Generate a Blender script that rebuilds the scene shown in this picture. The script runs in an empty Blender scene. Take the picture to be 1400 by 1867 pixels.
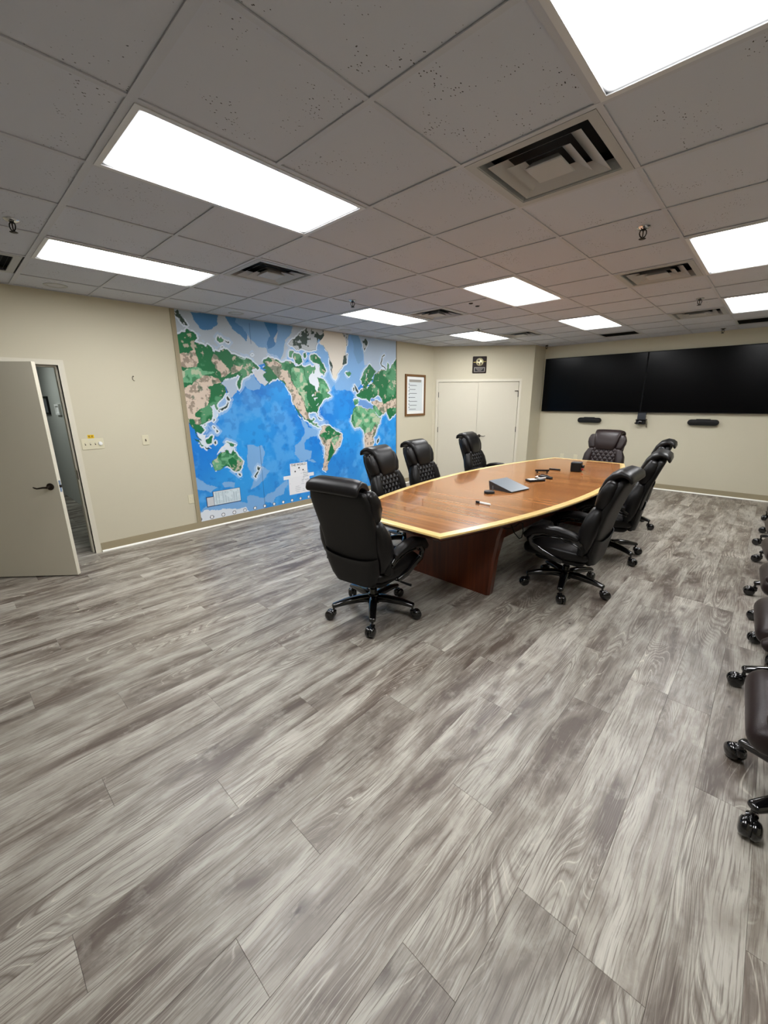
import bpy, bmesh, math, random
import numpy as np
from mathutils import Vector, Matrix

random.seed(7)
SC = bpy.context.scene
COL = SC.collection
PI = math.pi

# ------------------------------------------------------------------ camera
CAM_POS = Vector((5.4335, -0.7108, 1.6702))
YAW, PITCH, ROLL, FPX = 0.7550, -0.2668, -0.0074, 744.56
cam_data = bpy.data.cameras.new('camera')
cam_data.sensor_fit = 'HORIZONTAL'
cam_data.sensor_width = 36.0
cam_data.lens = FPX / 1400.0 * 36.0
cam_data.clip_start = 0.05
cam_data.clip_end = 60.0
cam = bpy.data.objects.new('camera', cam_data)
COL.objects.link(cam)
_f = Vector((-math.sin(YAW) * math.cos(PITCH), math.cos(YAW) * math.cos(PITCH), math.sin(PITCH)))
_r = Vector((math.cos(YAW), math.sin(YAW), 0))
_u = _r.cross(_f)
_r2 = _r * math.cos(ROLL) + _u * math.sin(ROLL)
_u2 = _u * math.cos(ROLL) - _r * math.sin(ROLL)
cam.matrix_world = Matrix(((_r2.x, _u2.x, -_f.x, CAM_POS.x), (_r2.y, _u2.y, -_f.y, CAM_POS.y),
                           (_r2.z, _u2.z, -_f.z, CAM_POS.z), (0, 0, 0, 1)))
SC.camera = cam

# ------------------------------------------------------------------ world, view, light levels
world = bpy.data.worlds.new('world')
SC.world = world
world.use_nodes = True
world.node_tree.nodes['Background'].inputs[0].default_value = (0.5, 0.52, 0.55, 1)
world.node_tree.nodes['Background'].inputs[1].default_value = 0.02
vs = SC.view_settings
vs.view_transform = 'Standard'
vs.look = 'None'
vs.gamma = 1.0
vs.use_curve_mapping = False
vs.exposure = 0.0
PANEL_STRENGTH = 23.5           # radiance of the ceiling light lenses
PANEL_COLOUR = (0.985, 0.99, 1.0)

# ------------------------------------------------------------------ helpers
def lin(r, g, b):
    f = lambda c: (c / 255.0) / 12.92 if c / 255.0 <= 0.04045 else (((c / 255.0) + 0.055) / 1.055) ** 2.4
    return (f(r), f(g), f(b))

def mat(name, col, rough=0.6, metal=0.0, coat=0.0, spec=0.5):
    m = bpy.data.materials.new(name)
    m.use_nodes = True
    b = m.node_tree.nodes['Principled BSDF']
    b.inputs['Base Color'].default_value = (*col, 1)
    b.inputs['Roughness'].default_value = rough
    b.inputs['Metallic'].default_value = metal
    b.inputs['Coat Weight'].default_value = coat
    b.inputs['Specular IOR Level'].default_value = spec
    return m

class NT:
    """small helper to write node trees"""
    def __init__(s, m):
        s.t = m.node_tree
        s.b = s.t.nodes['Principled BSDF']
    def n(s, kind, **kw):
        nd = s.t.nodes.new(kind)
        for k, v in kw.items():
            if k in nd.inputs.keys():
                nd.inputs[k].default_value = v
            else:
                setattr(nd, k, v)
        return nd
    def l(s, a, ao, b, bi):
        s.t.links.new(a.outputs[ao], b.inputs[bi])
    def math(s, op, a, b=None, c=None):
        nd = s.t.nodes.new('ShaderNodeMath')
        nd.operation = op
        for i, v in enumerate((a, b, c)):
            if v is None: continue
            if isinstance(v, (int, float)): nd.inputs[i].default_value = v
            else: s.t.links.new(v, nd.inputs[i])
        return nd.outputs[0]
    def ramp(s, src, stops):
        nd = s.t.nodes.new('ShaderNodeValToRGB')
        el = nd.color_ramp.elements
        while len(el) < len(stops): el.new(0.5)
        for e, (p, c) in zip(el, stops):
            e.position = p
            e.color = (*c, 1) if len(c) == 3 else c
        s.t.links.new(src, nd.inputs[0])
        return nd.outputs[0]
    def mix(s, fac, a, b, mode='MIX'):
        nd = s.t.nodes.new('ShaderNodeMix')
        nd.data_type = 'RGBA'
        nd.blend_type = mode
        for i, v in ((0, fac), (6, a), (7, b)):
            if isinstance(v, (int, float)): nd.inputs[i].default_value = v
            elif isinstance(v, tuple): nd.inputs[i].default_value = (*v, 1)
            else: s.t.links.new(v, nd.inputs[i])
        return nd.outputs[2]
    def vec(s, src, scale=(1, 1, 1), loc=(0, 0, 0)):
        nd = s.t.nodes.new('ShaderNodeMapping')
        nd.inputs['Scale'].default_value = scale
        nd.inputs['Location'].default_value = loc
        s.t.links.new(src, nd.inputs[0])
        return nd.outputs[0]
    def noise(s, v, scale, detail=4, rough=0.55, dist=0.0, out='Fac'):
        nd = s.t.nodes.new('ShaderNodeTexNoise')
        nd.inputs['Scale'].default_value = scale
        nd.inputs['Detail'].default_value = detail
        nd.inputs['Roughness'].default_value = rough
        nd.inputs['Distortion'].default_value = dist
        if v is not None: s.t.links.new(v, nd.inputs['Vector'])
        return nd.outputs[out]
    def bump(s, h, strength=0.2, dist=0.002):
        nd = s.t.nodes.new('ShaderNodeBump')
        nd.inputs['Strength'].default_value = strength
        nd.inputs['Distance'].default_value = dist
        s.t.links.new(h, nd.inputs['Height'])
        s.t.links.new(nd.outputs[0], s.b.inputs['Normal'])

class MB:
    """collects geometry for one mesh"""
    def __init__(s):
        s.v = []; s.f = []
    def add(s, vs_, fs):
        o = len(s.v)
        s.v += [tuple(p) for p in vs_]
        s.f += [tuple(i + o for i in f) for f in fs]
        return s
    def box(s, x0, x1, y0, y1, z0, z1, M=None):
        p = [Vector((x, y, z)) for x in (x0, x1) for y in (y0, y1) for z in (z0, z1)]
        if M is not None: p = [M @ q for q in p]
        return s.add(p, [(0, 1, 3, 2), (4, 6, 7, 5), (0, 4, 5, 1), (2, 3, 7, 6), (0, 2, 6, 4), (1, 5, 7, 3)])
    def rbox(s, x0, x1, y0, y1, z0, z1, r, M=None, n=3):
        """box with rounded vertical edges and chamfered top and bottom"""
        def ring(rr, ins, z):
            out = []
            for cx, cy, a0 in ((x1 - r, y1 - r, 0), (x0 + r, y1 - r, PI / 2), (x0 + r, y0 + r, PI), (x1 - r, y0 + r, 1.5 * PI)):
                for k in range(n + 1):
                    a = a0 + k / n * PI / 2
                    out.append(Vector((cx + (r - ins) * math.cos(a), cy + (r - ins) * math.sin(a), z)))
            return out
        c = min(r * 0.5, (z1 - z0) * 0.3)
        R = [ring(r, c, z0), ring(r, 0, z0 + c), ring(r, 0, z1 - c), ring(r, c, z1)]
        if M is not None: R = [[M @ q for q in g] for g in R]
        return s.rings(R)
    def rings(s, R, caps=True, closed=True):
        o = len(s.v); m = len(R[0])
        for g in R: s.v += [tuple(q) for q in g]
        for i in range(len(R) - 1):
            for k in range(m if closed else m - 1):
                a = o + i * m + k; b = o + i * m + (k + 1) % m
                s.f.append((a, b, b + m, a + m))
        if caps:
            s.f.append(tuple(o + k for k in reversed(range(m))))
            s.f.append(tuple(o + (len(R) - 1) * m + k for k in range(m)))
        return s
    def cyl(s, p0, p1, r0, r1=None, n=16):
        r1 = r0 if r1 is None else r1
        p0 = Vector(p0); p1 = Vector(p1)
        d = (p1 - p0).normalized()
        a = d.orthogonal().normalized(); b = d.cross(a)
        return s.rings([[p + (a * math.cos(2 * PI * k / n) + b * math.sin(2 * PI * k / n)) * r for k in range(n)] for p, r in ((p0, r0), (p1, r1))])
    def lathe(s, prof, o=(0, 0, 0), axis=(0, 0, 1), n=20):
        """prof: list of (radius, height) along the axis"""
        d = Vector(axis).normalized(); a = d.orthogonal().normalized(); b = d.cross(a); o = Vector(o)
        return s.rings([[o + d * h + (a * math.cos(2 * PI * k / n) + b * math.sin(2 * PI * k / n)) * max(r, 1e-4) for k in range(n)] for r, h in prof])
    def tube(s, pts, r, n=10, rr=None):
        pts = [Vector(p) for p in pts]
        R = []; prev = None
        for i, p in enumerate(pts):
            d = (pts[min(i + 1, len(pts) - 1)] - pts[max(i - 1, 0)]).normalized()
            a = d.orthogonal().normalized() if prev is None else (prev - d * prev.dot(d)).normalized()
            prev = a; b = d.cross(a)
            q = rr[i] if rr else r
            R.append([p + (a * math.cos(2 * PI * k / n) + b * math.sin(2 * PI * k / n)) * q for k in range(n)])
        return s.rings(R)
    def loft(s, secs, n=24, end=0.0, ke=4):
        """secs: (centre, u, v, half_u, half_v, power); ends filleted with radius `end`"""
        S = [(Vector(c), Vector(u).normalized(), Vector(v).normalized(), a, b, p) for c, u, v, a, b, p in secs]
        if end:
            def fil(A, B):
                d = (A[0] - B[0]).normalized(); out = []
                for k in range(1, ke + 1):
                    ph = k / ke * PI / 2 * 0.98
                    e = end * (1 - math.cos(ph))
                    out.append((A[0] + d * end * math.sin(ph), A[1], A[2], max(A[3] - e, A[3] * 0.04), max(A[4] - e, A[4] * 0.04), A[5]))
                return out
            S = list(reversed(fil(S[0], S[1]))) + S + fil(S[-1], S[-2])
        R = []
        for c, u, v, a, b, p in S:
            g = []
            for k in range(n):
                t = 2 * PI * k / n
                ct, st = math.cos(t), math.sin(t)
                g.append(c + u * a * math.copysign(abs(ct) ** (2 / p), ct) + v * b * math.copysign(abs(st) ** (2 / p), st))
            R.append(g)
        return s.rings(R)
    def prism(s, outline, z0, z1, M=None):
        R = [[Vector((x, y, z)) for x, y in outline] for z in (z0, z1)]
        if M is not None: R = [[M @ q for q in g] for g in R]
        return s.rings(R)
    def mesh(s, name, smooth=None):
        me = bpy.data.meshes.new(name)
        me.from_pydata(s.v, [], s.f)
        bm = bmesh.new(); bm.from_mesh(me)
        bmesh.ops.recalc_face_normals(bm, faces=bm.faces)
        bm.to_mesh(me); bm.free()
        if smooth is not None:
            me.polygons.foreach_set('use_smooth', [True] * len(me.polygons))
            if smooth < 180: me.set_sharp_from_angle(angle=math.radians(smooth))
        me.update()
        return me
    def build(s, name, m=None, parent=None, smooth=None):
        return obj(name, s.mesh(name, smooth), m, parent)

def obj(name, me, m=None, parent=None, loc=None, rotz=None):
    o = bpy.data.objects.new(name, me)
    COL.objects.link(o)
    if m is not None and me is not None and len(me.materials) == 0: me.materials.append(m)
    if parent is not None: o.parent = parent
    if loc is not None: o.location = loc
    if rotz is not None: o.rotation_euler[2] = rotz
    return o

def tag(o, label, cat, group=None, kind=None):
    o['label'] = label
    o['category'] = cat
    if group: o['group'] = group
    if kind: o['kind'] = kind
    return o

def thing(name, label, cat, loc=(0, 0, 0), rotz=0.0, group=None):
    o = bpy.data.objects.new(name, None)
    o.empty_display_size = 0.1
    COL.objects.link(o)
    o.location = loc
    o.rotation_euler[2] = rotz
    return tag(o, label, cat, group)

def struct(name, mb, m, label, cat=None, parent=None, smooth=None):
    o = mb.build(name, m, parent, smooth)
    o['kind'] = 'structure'
    o['label'] = label
    o['category'] = cat or name.split('_')[0]
    return o

def dup(root, loc, rotz, label, group=None):
    def cp(o, par):
        c = o.copy(); COL.objects.link(c)
        if par is not None: c.parent = par
        for ch in KIDS.get(o.name, []): cp(ch, c)
        return c
    KIDS = {}
    for o in COL.objects:
        if o.parent is not None: KIDS.setdefault(o.parent.name, []).append(o)
    r = cp(root, None)
    r.location = loc; r.rotation_euler[2] = rotz
    r['label'] = label
    if group: r['group'] = group
    return r

def text_mesh(s, size, extrude=0.0004):
    cu = bpy.data.curves.new('lettering', 'FONT')
    cu.body = s; cu.size = size; cu.extrude = extrude
    cu.align_x = 'CENTER'; cu.align_y = 'CENTER'; cu.resolution_u = 3
    t = bpy.data.objects.new('lettering', cu)
    COL.objects.link(t)
    dg = bpy.context.evaluated_depsgraph_get()
    me = bpy.data.meshes.new_from_object(t.evaluated_get(dg))
    bpy.data.objects.remove(t)
    return me

# ------------------------------------------------------------------ materials
def m_wall():
    m = mat('beige_wall_paint', lin(202, 195, 172), 0.72)
    t = NT(m); g = t.n('ShaderNodeNewGeometry')
    nz = t.noise(g.outputs['Position'], 220, 2)
    t.bump(nz, 0.08, 0.002)
    return m
M_WALL = m_wall()
M_HALLWALL = mat('grey_hall_paint', lin(176, 178, 172), 0.75)
M_DOOR = mat('door_paint', lin(206, 200, 182), 0.5)
M_TRIM = mat('door_frame_paint', lin(214, 208, 190), 0.42)
M_BASE = mat('tan_vinyl_base', lin(158, 146, 118), 0.5)
M_WHITETRIM = mat('white_shoe_moulding', lin(250, 248, 240), 0.35)
M_GRID = mat('ceiling_grid_paint', lin(190, 192, 199), 0.6)
M_SLAB = mat('plenum_dark', lin(60, 60, 62), 0.9)
M_FIXT = mat('white_fixture_paint', lin(212, 213, 215), 0.45)
M_VENT = mat('vent_paint', lin(174, 176, 177), 0.5)
M_VOID = mat('duct_dark', lin(34, 37, 42), 0.8)
M_CHROME = mat('chrome', (0.6, 0.6, 0.6), 0.18, 1.0)
M_BRONZE = mat('dark_bronze_metal', lin(62, 54, 48), 0.3, 0.85)
M_BLACK = mat('black_plastic', lin(10, 10, 11), 0.45, 0, 0, 0.3)
M_GLOSSBLACK = mat('gloss_black_plastic', lin(12, 12, 13), 0.12, 0, 0.5)
M_CREAM = mat('cream_plate', lin(215, 208, 180), 0.4)
M_YELLOW = mat('yellow_sticker', lin(225, 190, 20), 0.5)
M_GREY = mat('grey_device', lin(132, 138, 143), 0.35)
M_WHITE = mat('white_plastic', lin(235, 235, 232), 0.4)
M_RED = mat('red_plastic', lin(170, 60, 50), 0.4)
M_SCREEN = mat('dark_screen_glass', (0.0008, 0.0009, 0.0013), 0.22, 0, 0, 0.10)
M_BEZEL = mat('screen_bezel', (0.0015, 0.0015, 0.0018), 0.5, 0, 0, 0.12)
M_PAPER = mat('paper_white', lin(232, 233, 230), 0.7)
M_GOLD = mat('brass', lin(214, 190, 110), 0.28, 0.9)
M_WALNUT = mat('dark_walnut_board', lin(30, 18, 13), 0.5, 0, 0.0, 0.2)
M_FRAMEWOOD = mat('brown_frame_wood', lin(112, 78, 42), 0.4)
M_SILVER = mat('silver_plate', lin(150, 145, 140), 0.3, 0.8)

def m_tile():
    m = mat('fissured_ceiling_tile', lin(200, 198, 196), 0.9, spec=0.2)
    t = NT(m)
    g = t.n('ShaderNodeNewGeometry'); oi = t.n('ShaderNodeObjectInfo')
    wob = t.noise(g.outputs['Position'], 9, 2, out='Color')
    va = t.n('ShaderNodeVectorMath', operation='MULTIPLY_ADD'); va.inputs[1].default_value = (0.035, 0.035, 0)
    t.t.links.new(wob, va.inputs[0]); t.t.links.new(g.outputs['Position'], va.inputs[2])
    vo = t.n('ShaderNodeTexVoronoi'); vo.inputs['Scale'].default_value = 85
    t.t.links.new(t.vec(va.outputs[0], (1, 0.55, 1)), vo.inputs['Vector'])
    patch = t.noise(g.outputs['Position'], 5, 3)
    lim = t.math('MULTIPLY', t.ramp(patch, [(0.43, (0, 0, 0)), (0.62, (1, 1, 1))]), 0.18)
    sp = t.math('LESS_THAN', vo.outputs['Distance'], lim)
    tone = t.math('MULTIPLY_ADD', oi.outputs['Random'], 0.05, 0.955)
    base = t.mix(1.0, lin(200, 203, 212), t.n('ShaderNodeCombineColor').outputs[0], 'MULTIPLY')
    cc = base.node.inputs[7].links[0].from_node
    for i in range(3): t.t.links.new(tone, cc.inputs[i])
    c = t.mix(sp, base, lin(70, 68, 68))
    t.t.links.new(c, t.b.inputs['Base Color'])
    t.bump(t.noise(g.outputs['Position'], 260, 2), 0.15, 0.001)
    return m
M_TILE = m_tile()

def m_plank():
    m = mat('grey_oak_plank', lin(165, 160, 150), 0.36, spec=0.45)
    t = NT(m)
    g = t.n('ShaderNodeNewGeometry'); oi = t.n('ShaderNodeObjectInfo')
    off = t.n('ShaderNodeCombineXYZ')
    t.t.links.new(t.math('MULTIPLY', oi.outputs['Random'], 37.0), off.inputs[0])
    t.t.links.new(t.math('MULTIPLY', oi.outputs['Random'], 91.0), off.inputs[1])
    ad = t.n('ShaderNodeVectorMath', operation='ADD')
    t.t.links.new(g.outputs['Position'], ad.inputs[0]); t.t.links.new(off.outputs[0], ad.inputs[1])
    p0 = ad.outputs[0]
    # slow sideways wander so the grain is not ruler straight
    wa = t.noise(t.vec(p0, (2.5, 1.6, 1)), 1.0, 2, 0.5, out='Color')
    wv = t.n('ShaderNodeVectorMath', operation='MULTIPLY_ADD'); wv.inputs[1].default_value = (0.05, 0.10, 0)
    t.t.links.new(wa, wv.inputs[0]); t.t.links.new(p0, wv.inputs[2])
    p = wv.outputs[0]
    def lvl(src, a, b, hi=1.0, inv=False):
        return t.ramp(src, [(a, (hi, hi, hi)), (b, (0, 0, 0))] if inv else [(a, (0, 0, 0)), (b, (hi, hi, hi))])
    big = t.noise(t.vec(p, (6.5, 1.15, 1)), 1.0, 4, 0.6, 0.6)
    mid = t.noise(t.vec(p, (26, 1.9, 1)), 1.0, 6, 0.68, 0.3)
    fine = t.noise(t.vec(p, (210, 4.5, 1)), 1.0, 3, 0.6)
    blot = t.noise(t.vec(p, (9.0, 5.0, 1)), 1.0, 5, 0.7)
    cl = t.noise(t.vec(p, (4.0, 1.3, 1)), 1.0, 2, 0.5)
    col = t.ramp(big, [(0.36, lin(92, 81, 74)), (0.45, lin(132, 124, 116)), (0.54, lin(160, 154, 146)), (0.66, lin(186, 182, 174))])
    col = t.mix(lvl(blot, 0.52, 0.70, 0.55), col, lin(191, 188, 180))
    col = t.mix(lvl(blot, 0.32, 0.46, 0.40, True), col, lin(102, 93, 86))
    col = t.mix(lvl(mid, 0.34, 0.47, 0.60, True), col, lin(98, 87, 80))
    col = t.mix(lvl(mid, 0.58, 0.74, 0.38), col, lin(200, 197, 190))
    # cathedral grain: thin rings of a stretched field, in places only
    arch = t.noise(t.vec(p, (5.0, 0.6, 1)), 1.0, 1.0, 0.4, 0.4)
    ringv = t.math('ABSOLUTE', t.math('SUBTRACT', t.math('FRACT', t.math('MULTIPLY', arch, 34.0)), 0.5))
    place = lvl(cl, 0.50, 0.62, 0.8)
    col = t.mix(t.math('MULTIPLY', lvl(ringv, 0.30, 0.5), place), col, lin(104, 92, 84))
    col = t.mix(t.math('MULTIPLY', lvl(ringv, 0.0, 0.07, 1.0, True), place), col, lin(208, 202, 191))
    col = t.mix(lvl(fine, 0.36, 0.47, 0.7, True), col, lin(98, 87, 80))
    col = t.mix(lvl(fine, 0.60, 0.72, 0.45), col, lin(202, 199, 190))
    # knots and small cracks
    vo = t.n('ShaderNodeTexVoronoi'); vo.inputs['Scale'].default_value = 1.0
    t.t.links.new(t.vec(p, (3.8, 1.7, 1)), vo.inputs['Vector'])
    col = t.mix(t.math('MULTIPLY', lvl(vo.outputs['Distance'], 0.02, 0.16, 0.95, True), lvl(blot, 0.40, 0.55)), col, lin(92, 82, 77))
    col = t.mix(lvl(vo.outputs['Distance'], 0.012, 0.035, 0.9, True), col, lin(66, 58, 54))
    tone = t.math('MULTIPLY_ADD', oi.outputs['Random'], 0.15, 0.84)
    cc = t.n('ShaderNodeCombineColor')
    for i, k in enumerate((1.0, 0.99, 0.95)): t.t.links.new(t.math('MULTIPLY', tone, k), cc.inputs[i])
    col = t.mix(1.0, col, cc.outputs[0], 'MULTIPLY')
    t.t.links.new(col, t.b.inputs['Base Color'])
    t.t.links.new(t.math('MULTIPLY_ADD', mid, 0.22, 0.27), t.b.inputs['Roughness'])
    t.bump(t.math('ADD', fine, mid), 0.22, 0.0012)
    return m
M_PLANK = m_plank()

def m_leather(name, c, rough):
    m = mat(name, c, rough, 0, 0.0, 0.30)
    t = NT(m); tc = t.n('ShaderNodeTexCoord')
    vo = t.n('ShaderNodeTexVoronoi'); vo.inputs['Scale'].default_value = 260
    t.t.links.new(tc.outputs['Object'], vo.inputs['Vector'])
    wr = t.noise(tc.outputs['Object'], 14, 3)
    h = t.math('ADD', t.math('MULTIPLY', vo.outputs['Distance'], 0.25), wr)
    t.bump(h, 0.16, 0.006)
    return m
M_LEATHER = m_leather('black_leather', (0.0052, 0.0044, 0.0046), 0.36)
M_LEATHER_BACK = m_leather('black_leather_back', (0.0042, 0.0038, 0.0040), 0.48)
M_LEATHER_LIT = m_leather('lit_brown_leather', (0.0185, 0.0112, 0.0108), 0.36)  # black leather browned and lightened: overhead light put into the colour
M_STITCH = mat('stitch_groove', (0.004, 0.004, 0.004), 0.7)

def m_veneer(name, stops, rough, coat, band):
    m = mat(name, stops[1], rough, 0, coat)
    t = NT(m); tc = t.n('ShaderNodeTexCoord'); p = tc.outputs['Object']
    sx = t.n('ShaderNodeSeparateXYZ'); t.t.links.new(p, sx.inputs[0])
    ax = band[0]
    cell = t.math('FLOOR', t.math('MULTIPLY', sx.outputs[ax], band[1]))
    wn = t.n('ShaderNodeTexWhiteNoise', noise_dimensions='1D'); t.t.links.new(cell, wn.inputs['W'])
    sc = (1.3, 30, 30) if ax == 1 else (30, 30, 1.3)
    ov = t.n('ShaderNodeCombineXYZ'); t.t.links.new(t.math('MULTIPLY', wn.outputs['Value'], 40.0), ov.inputs[0 if ax == 1 else 2])
    ad = t.n('ShaderNodeVectorMath', operation='ADD'); t.t.links.new(t.vec(p, sc), ad.inputs[0]); t.t.links.new(ov.outputs[0], ad.inputs[1])
    gr = t.noise(ad.outputs[0], 1.0, 3, 0.5, 0.2)
    f = t.math('ADD', t.math('MULTIPLY', gr, 0.55), t.math('MULTIPLY', wn.outputs['Value'], 0.22))
    col = t.ramp(f, [(0.20, stops[0]), (0.40, stops[1]), (0.62, stops[2])])
    t.t.links.new(col, t.b.inputs['Base Color'])
    return m
M_TOP = m_veneer('walnut_tabletop_veneer', (lin(136, 86, 46), lin(156, 102, 57), lin(180, 126, 75)), 0.16, 0.35, (1, 9.0))
M_MAPLE = m_veneer('pale_maple_band', (lin(230, 194, 124), lin(238, 206, 140), lin(244, 216, 158)), 0.2, 0.3, (1, 0.7))
M_PED = m_veneer('red_brown_veneer', (lin(66, 26, 8), lin(92, 38, 13), lin(114, 52, 20)), 0.28, 0.2, (0, 3.0))

def m_lens():
    m = bpy.data.materials.new('lit_prismatic_lens')
    m.use_nodes = True
    t = m.node_tree; t.nodes.clear()
    o = t.nodes.new('ShaderNodeOutputMaterial'); e = t.nodes.new('ShaderNodeEmission')
    tc = t.nodes.new('ShaderNodeTexCoord'); sx = t.nodes.new('ShaderNodeSeparateXYZ')
    t.links.new(tc.outputs['Object'], sx.inputs[0])
    def mth(op, a, b):
        n = t.nodes.new('ShaderNodeMath'); n.operation = op
        for i, v in enumerate((a, b)):
            if isinstance(v, (int, float)): n.inputs[i].default_value = v
            else: t.links.new(v, n.inputs[i])
        return n.outputs[0]
    # tubes run along the lens: its short ends are dimmer, as in the photograph
    ay = mth('ABSOLUTE', sx.outputs[1], 0); ax = mth('ABSOLUTE', sx.outputs[0], 0)
    dy = mth('SUBTRACT', 0.572, ay)
    fall = t.nodes.new('ShaderNodeMapRange'); fall.inputs[1].default_value = 0.0; fall.inputs[2].default_value = 0.075
    fall.inputs[3].default_value = 0.03; fall.inputs[4].default_value = 1.0; fall.interpolation_type = 'SMOOTHSTEP'
    t.links.new(dy, fall.inputs[0])
    dx = mth('SUBTRACT', 0.267, ax)
    fall2 = t.nodes.new('ShaderNodeMapRange'); fall2.inputs[1].default_value = 0.0; fall2.inputs[2].default_value = 0.03
    fall2.inputs[3].default_value = 0.05; fall2.inputs[4].default_value = 1.0; fall2.interpolation_type = 'SMOOTHSTEP'
    t.links.new(dx, fall2.inputs[0])
    st = mth('MULTIPLY', mth('MULTIPLY', fall.outputs[0], fall2.outputs[0]), PANEL_STRENGTH)
    e.inputs[0].default_value = (*PANEL_COLOUR, 1)
    t.links.new(st, e.inputs[1])
    t.links.new(e.outputs[0], o.inputs[0])
    return m
M_LENS = m_lens()

# ================================================================== THE ROOM
H = 2.735                      # underside of the ceiling grid
XR, YF, YB = 6.70, -4.40, 8.42  # right wall, wall behind the camera, screen wall
T = 0.6096                     # ceiling module
gx = lambda i: 4.13 + T * i
gy = lambda j: T * j
DOOR_Y0, DOOR_Y1, DOOR_H = -0.700, 0.232, 2.04
CA = Vector((0.012, 6.61, 0)); CB = Vector((1.600, 7.90, 0))     # closet front runs diagonally
CE = (CB - CA).normalized(); CL = (CB - CA).length
CN = Vector((CE.y, -CE.x, 0))                                     # towards the room
CM = Matrix(((CE.x, -CN.x, 0, CA.x), (CE.y, -CN.y, 0, CA.y), (0, 0, 1, 0), (0, 0, 0, 1)))  # local x along the wall, y into the closet

# ---- floor: slab and planks
floor = struct('floor', MB().box(0, XR, YF, YB, -0.10, -0.012), M_SLAB, 'grey oak plank floor of the meeting room', 'floor')
PW, PLEN = 0.2, 1.52
def plank_mesh(w, l):
    c = 0.0010
    mb = MB()
    def ring(i, z): return [Vector((-w / 2 + i, -l / 2 + i, z)), Vector((w / 2 - i, -l / 2 + i, z)), Vector((w / 2 - i, l / 2 - i, z)), Vector((-w / 2 + i, l / 2 - i, z))]
    mb.rings([ring(0.0002, -0.012), ring(0.0002, -c), ring(c, 0.0)])
    return mb.mesh('floor_plank')
PLANK_CACHE = {}
def lay(parent, x0, x1, y0, y1, phase):
    k0 = math.floor((x0 - 4.255) / PW)
    k = k0
    while 4.255 + k * PW < x1 - 1e-6:
        a = max(x0, 4.255 + k * PW); b = min(x1, 4.255 + (k + 1) * PW)
        st = {0: -0.04, 4: 0.37}.get(k, ((k * 0.618 + phase) % 1.0) * PLEN)
        y = y0 - ((y0 - st) % PLEN)
        while y < y1 - 1e-6:
            c, d = max(y, y0), min(y + PLEN, y1)
            if d - c > 0.02:
                key = (round(b - a, 3), round(d - c, 3))
                if key not in PLANK_CACHE: PLANK_CACHE[key] = plank_mesh(*key)
                obj('floor_plank', PLANK_CACHE[key], M_PLANK, parent, ((a + b) / 2, (c + d) / 2, 0))
            y += PLEN
        k += 1
YP = -2.2                      # behind the camera the floor is one sheet
lay(floor, 0, XR, YP, YB, 0.13)
MB().box(0, XR, YF, YP - 0.0005, -0.012, 0).build('rear_flooring', M_PLANK, floor)

# ---- walls
wl = MB().box(-0.12, 0, YF, DOOR_Y0, 0, 2.95).box(-0.12, 0, DOOR_Y0, DOOR_Y1, DOOR_H, 2.95).box(-0.12, 0, DOOR_Y1, 6.72, 0, 2.95)
struct('wall_left', wl, M_WALL, 'beige left wall carrying the world map mural', 'wall')
struct('wall_back', MB().box(1.50, XR + 0.12, YB, YB + 0.12, 0, 2.95), M_WALL, 'beige wall behind the two black screens', 'wall')
struct('wall_right', MB().box(XR, XR + 0.12, YF, YB, 0, 2.95), M_WALL, 'beige wall behind the chair row', 'wall')
struct('wall_front', MB().box(-0.12, XR + 0.12, YF - 0.12, YF, 0, 2.95), M_WALL, 'beige wall behind the camera', 'wall')
D0, D1 = 0.105, 1.775          # closet opening along the diagonal
wc = MB().box(-0.02, D0, 0, 0.1, 0, 2.95, CM).box(D1, CL, 0, 0.1, 0, 2.95, CM).box(D0, D1, 0, 0.1, 2.035, 2.95, CM)
struct('wall_closet_front', wc, M_WALL, 'beige diagonal wall around the closet doors', 'wall')
struct('wall_closet_side', MB().box(1.50, 1.60, 7.90, YB, 0, 2.95), M_WALL, 'short beige return wall beside the screens', 'wall')

# ---- hallway behind the open door
hall = struct('floor_hall', MB().box(-6.1, 0, -1.30, 0.66, -0.10, -0.012), M_SLAB, 'grey plank floor of the dark hallway', 'floor')
lay(hall, -6.0, 0, -1.30, 0.66, 0.4)
struct('wall_hall_right', MB().box(-6.1, -0.12, 0.66, 0.76, 0, 2.6), M_HALLWALL, 'grey hallway wall with small frames, seen past the door', 'wall')
struct('wall_hall_left', MB().box(-6.1, -0.12, -1.40, -1.30, 0, 2.6), M_HALLWALL, 'grey hallway wall hidden behind the open door', 'wall')
struct('wall_hall_end', MB().box(-6.1, -6.0, -1.30, 0.66, 0, 2.6), M_HALLWALL, 'grey wall at the end of the hallway', 'wall')
hl = bpy.data.lights.new('hall_fill', 'AREA'); hl.energy = 16; hl.size = 0.5; hl.color = (0.93, 1.0, 0.97)  # unseen fill light, added so the hallway is not pitch dark
ho = bpy.data.objects.new('hall_fill', hl); COL.objects.link(ho); ho.location = (-3.0, -0.3, 2.48)
struct('ceiling_hall', MB().box(-6.1, -0.12, -1.40, 0.76, 2.5, 2.6), M_FIXT, 'white hallway ceiling', 'ceiling')

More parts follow.
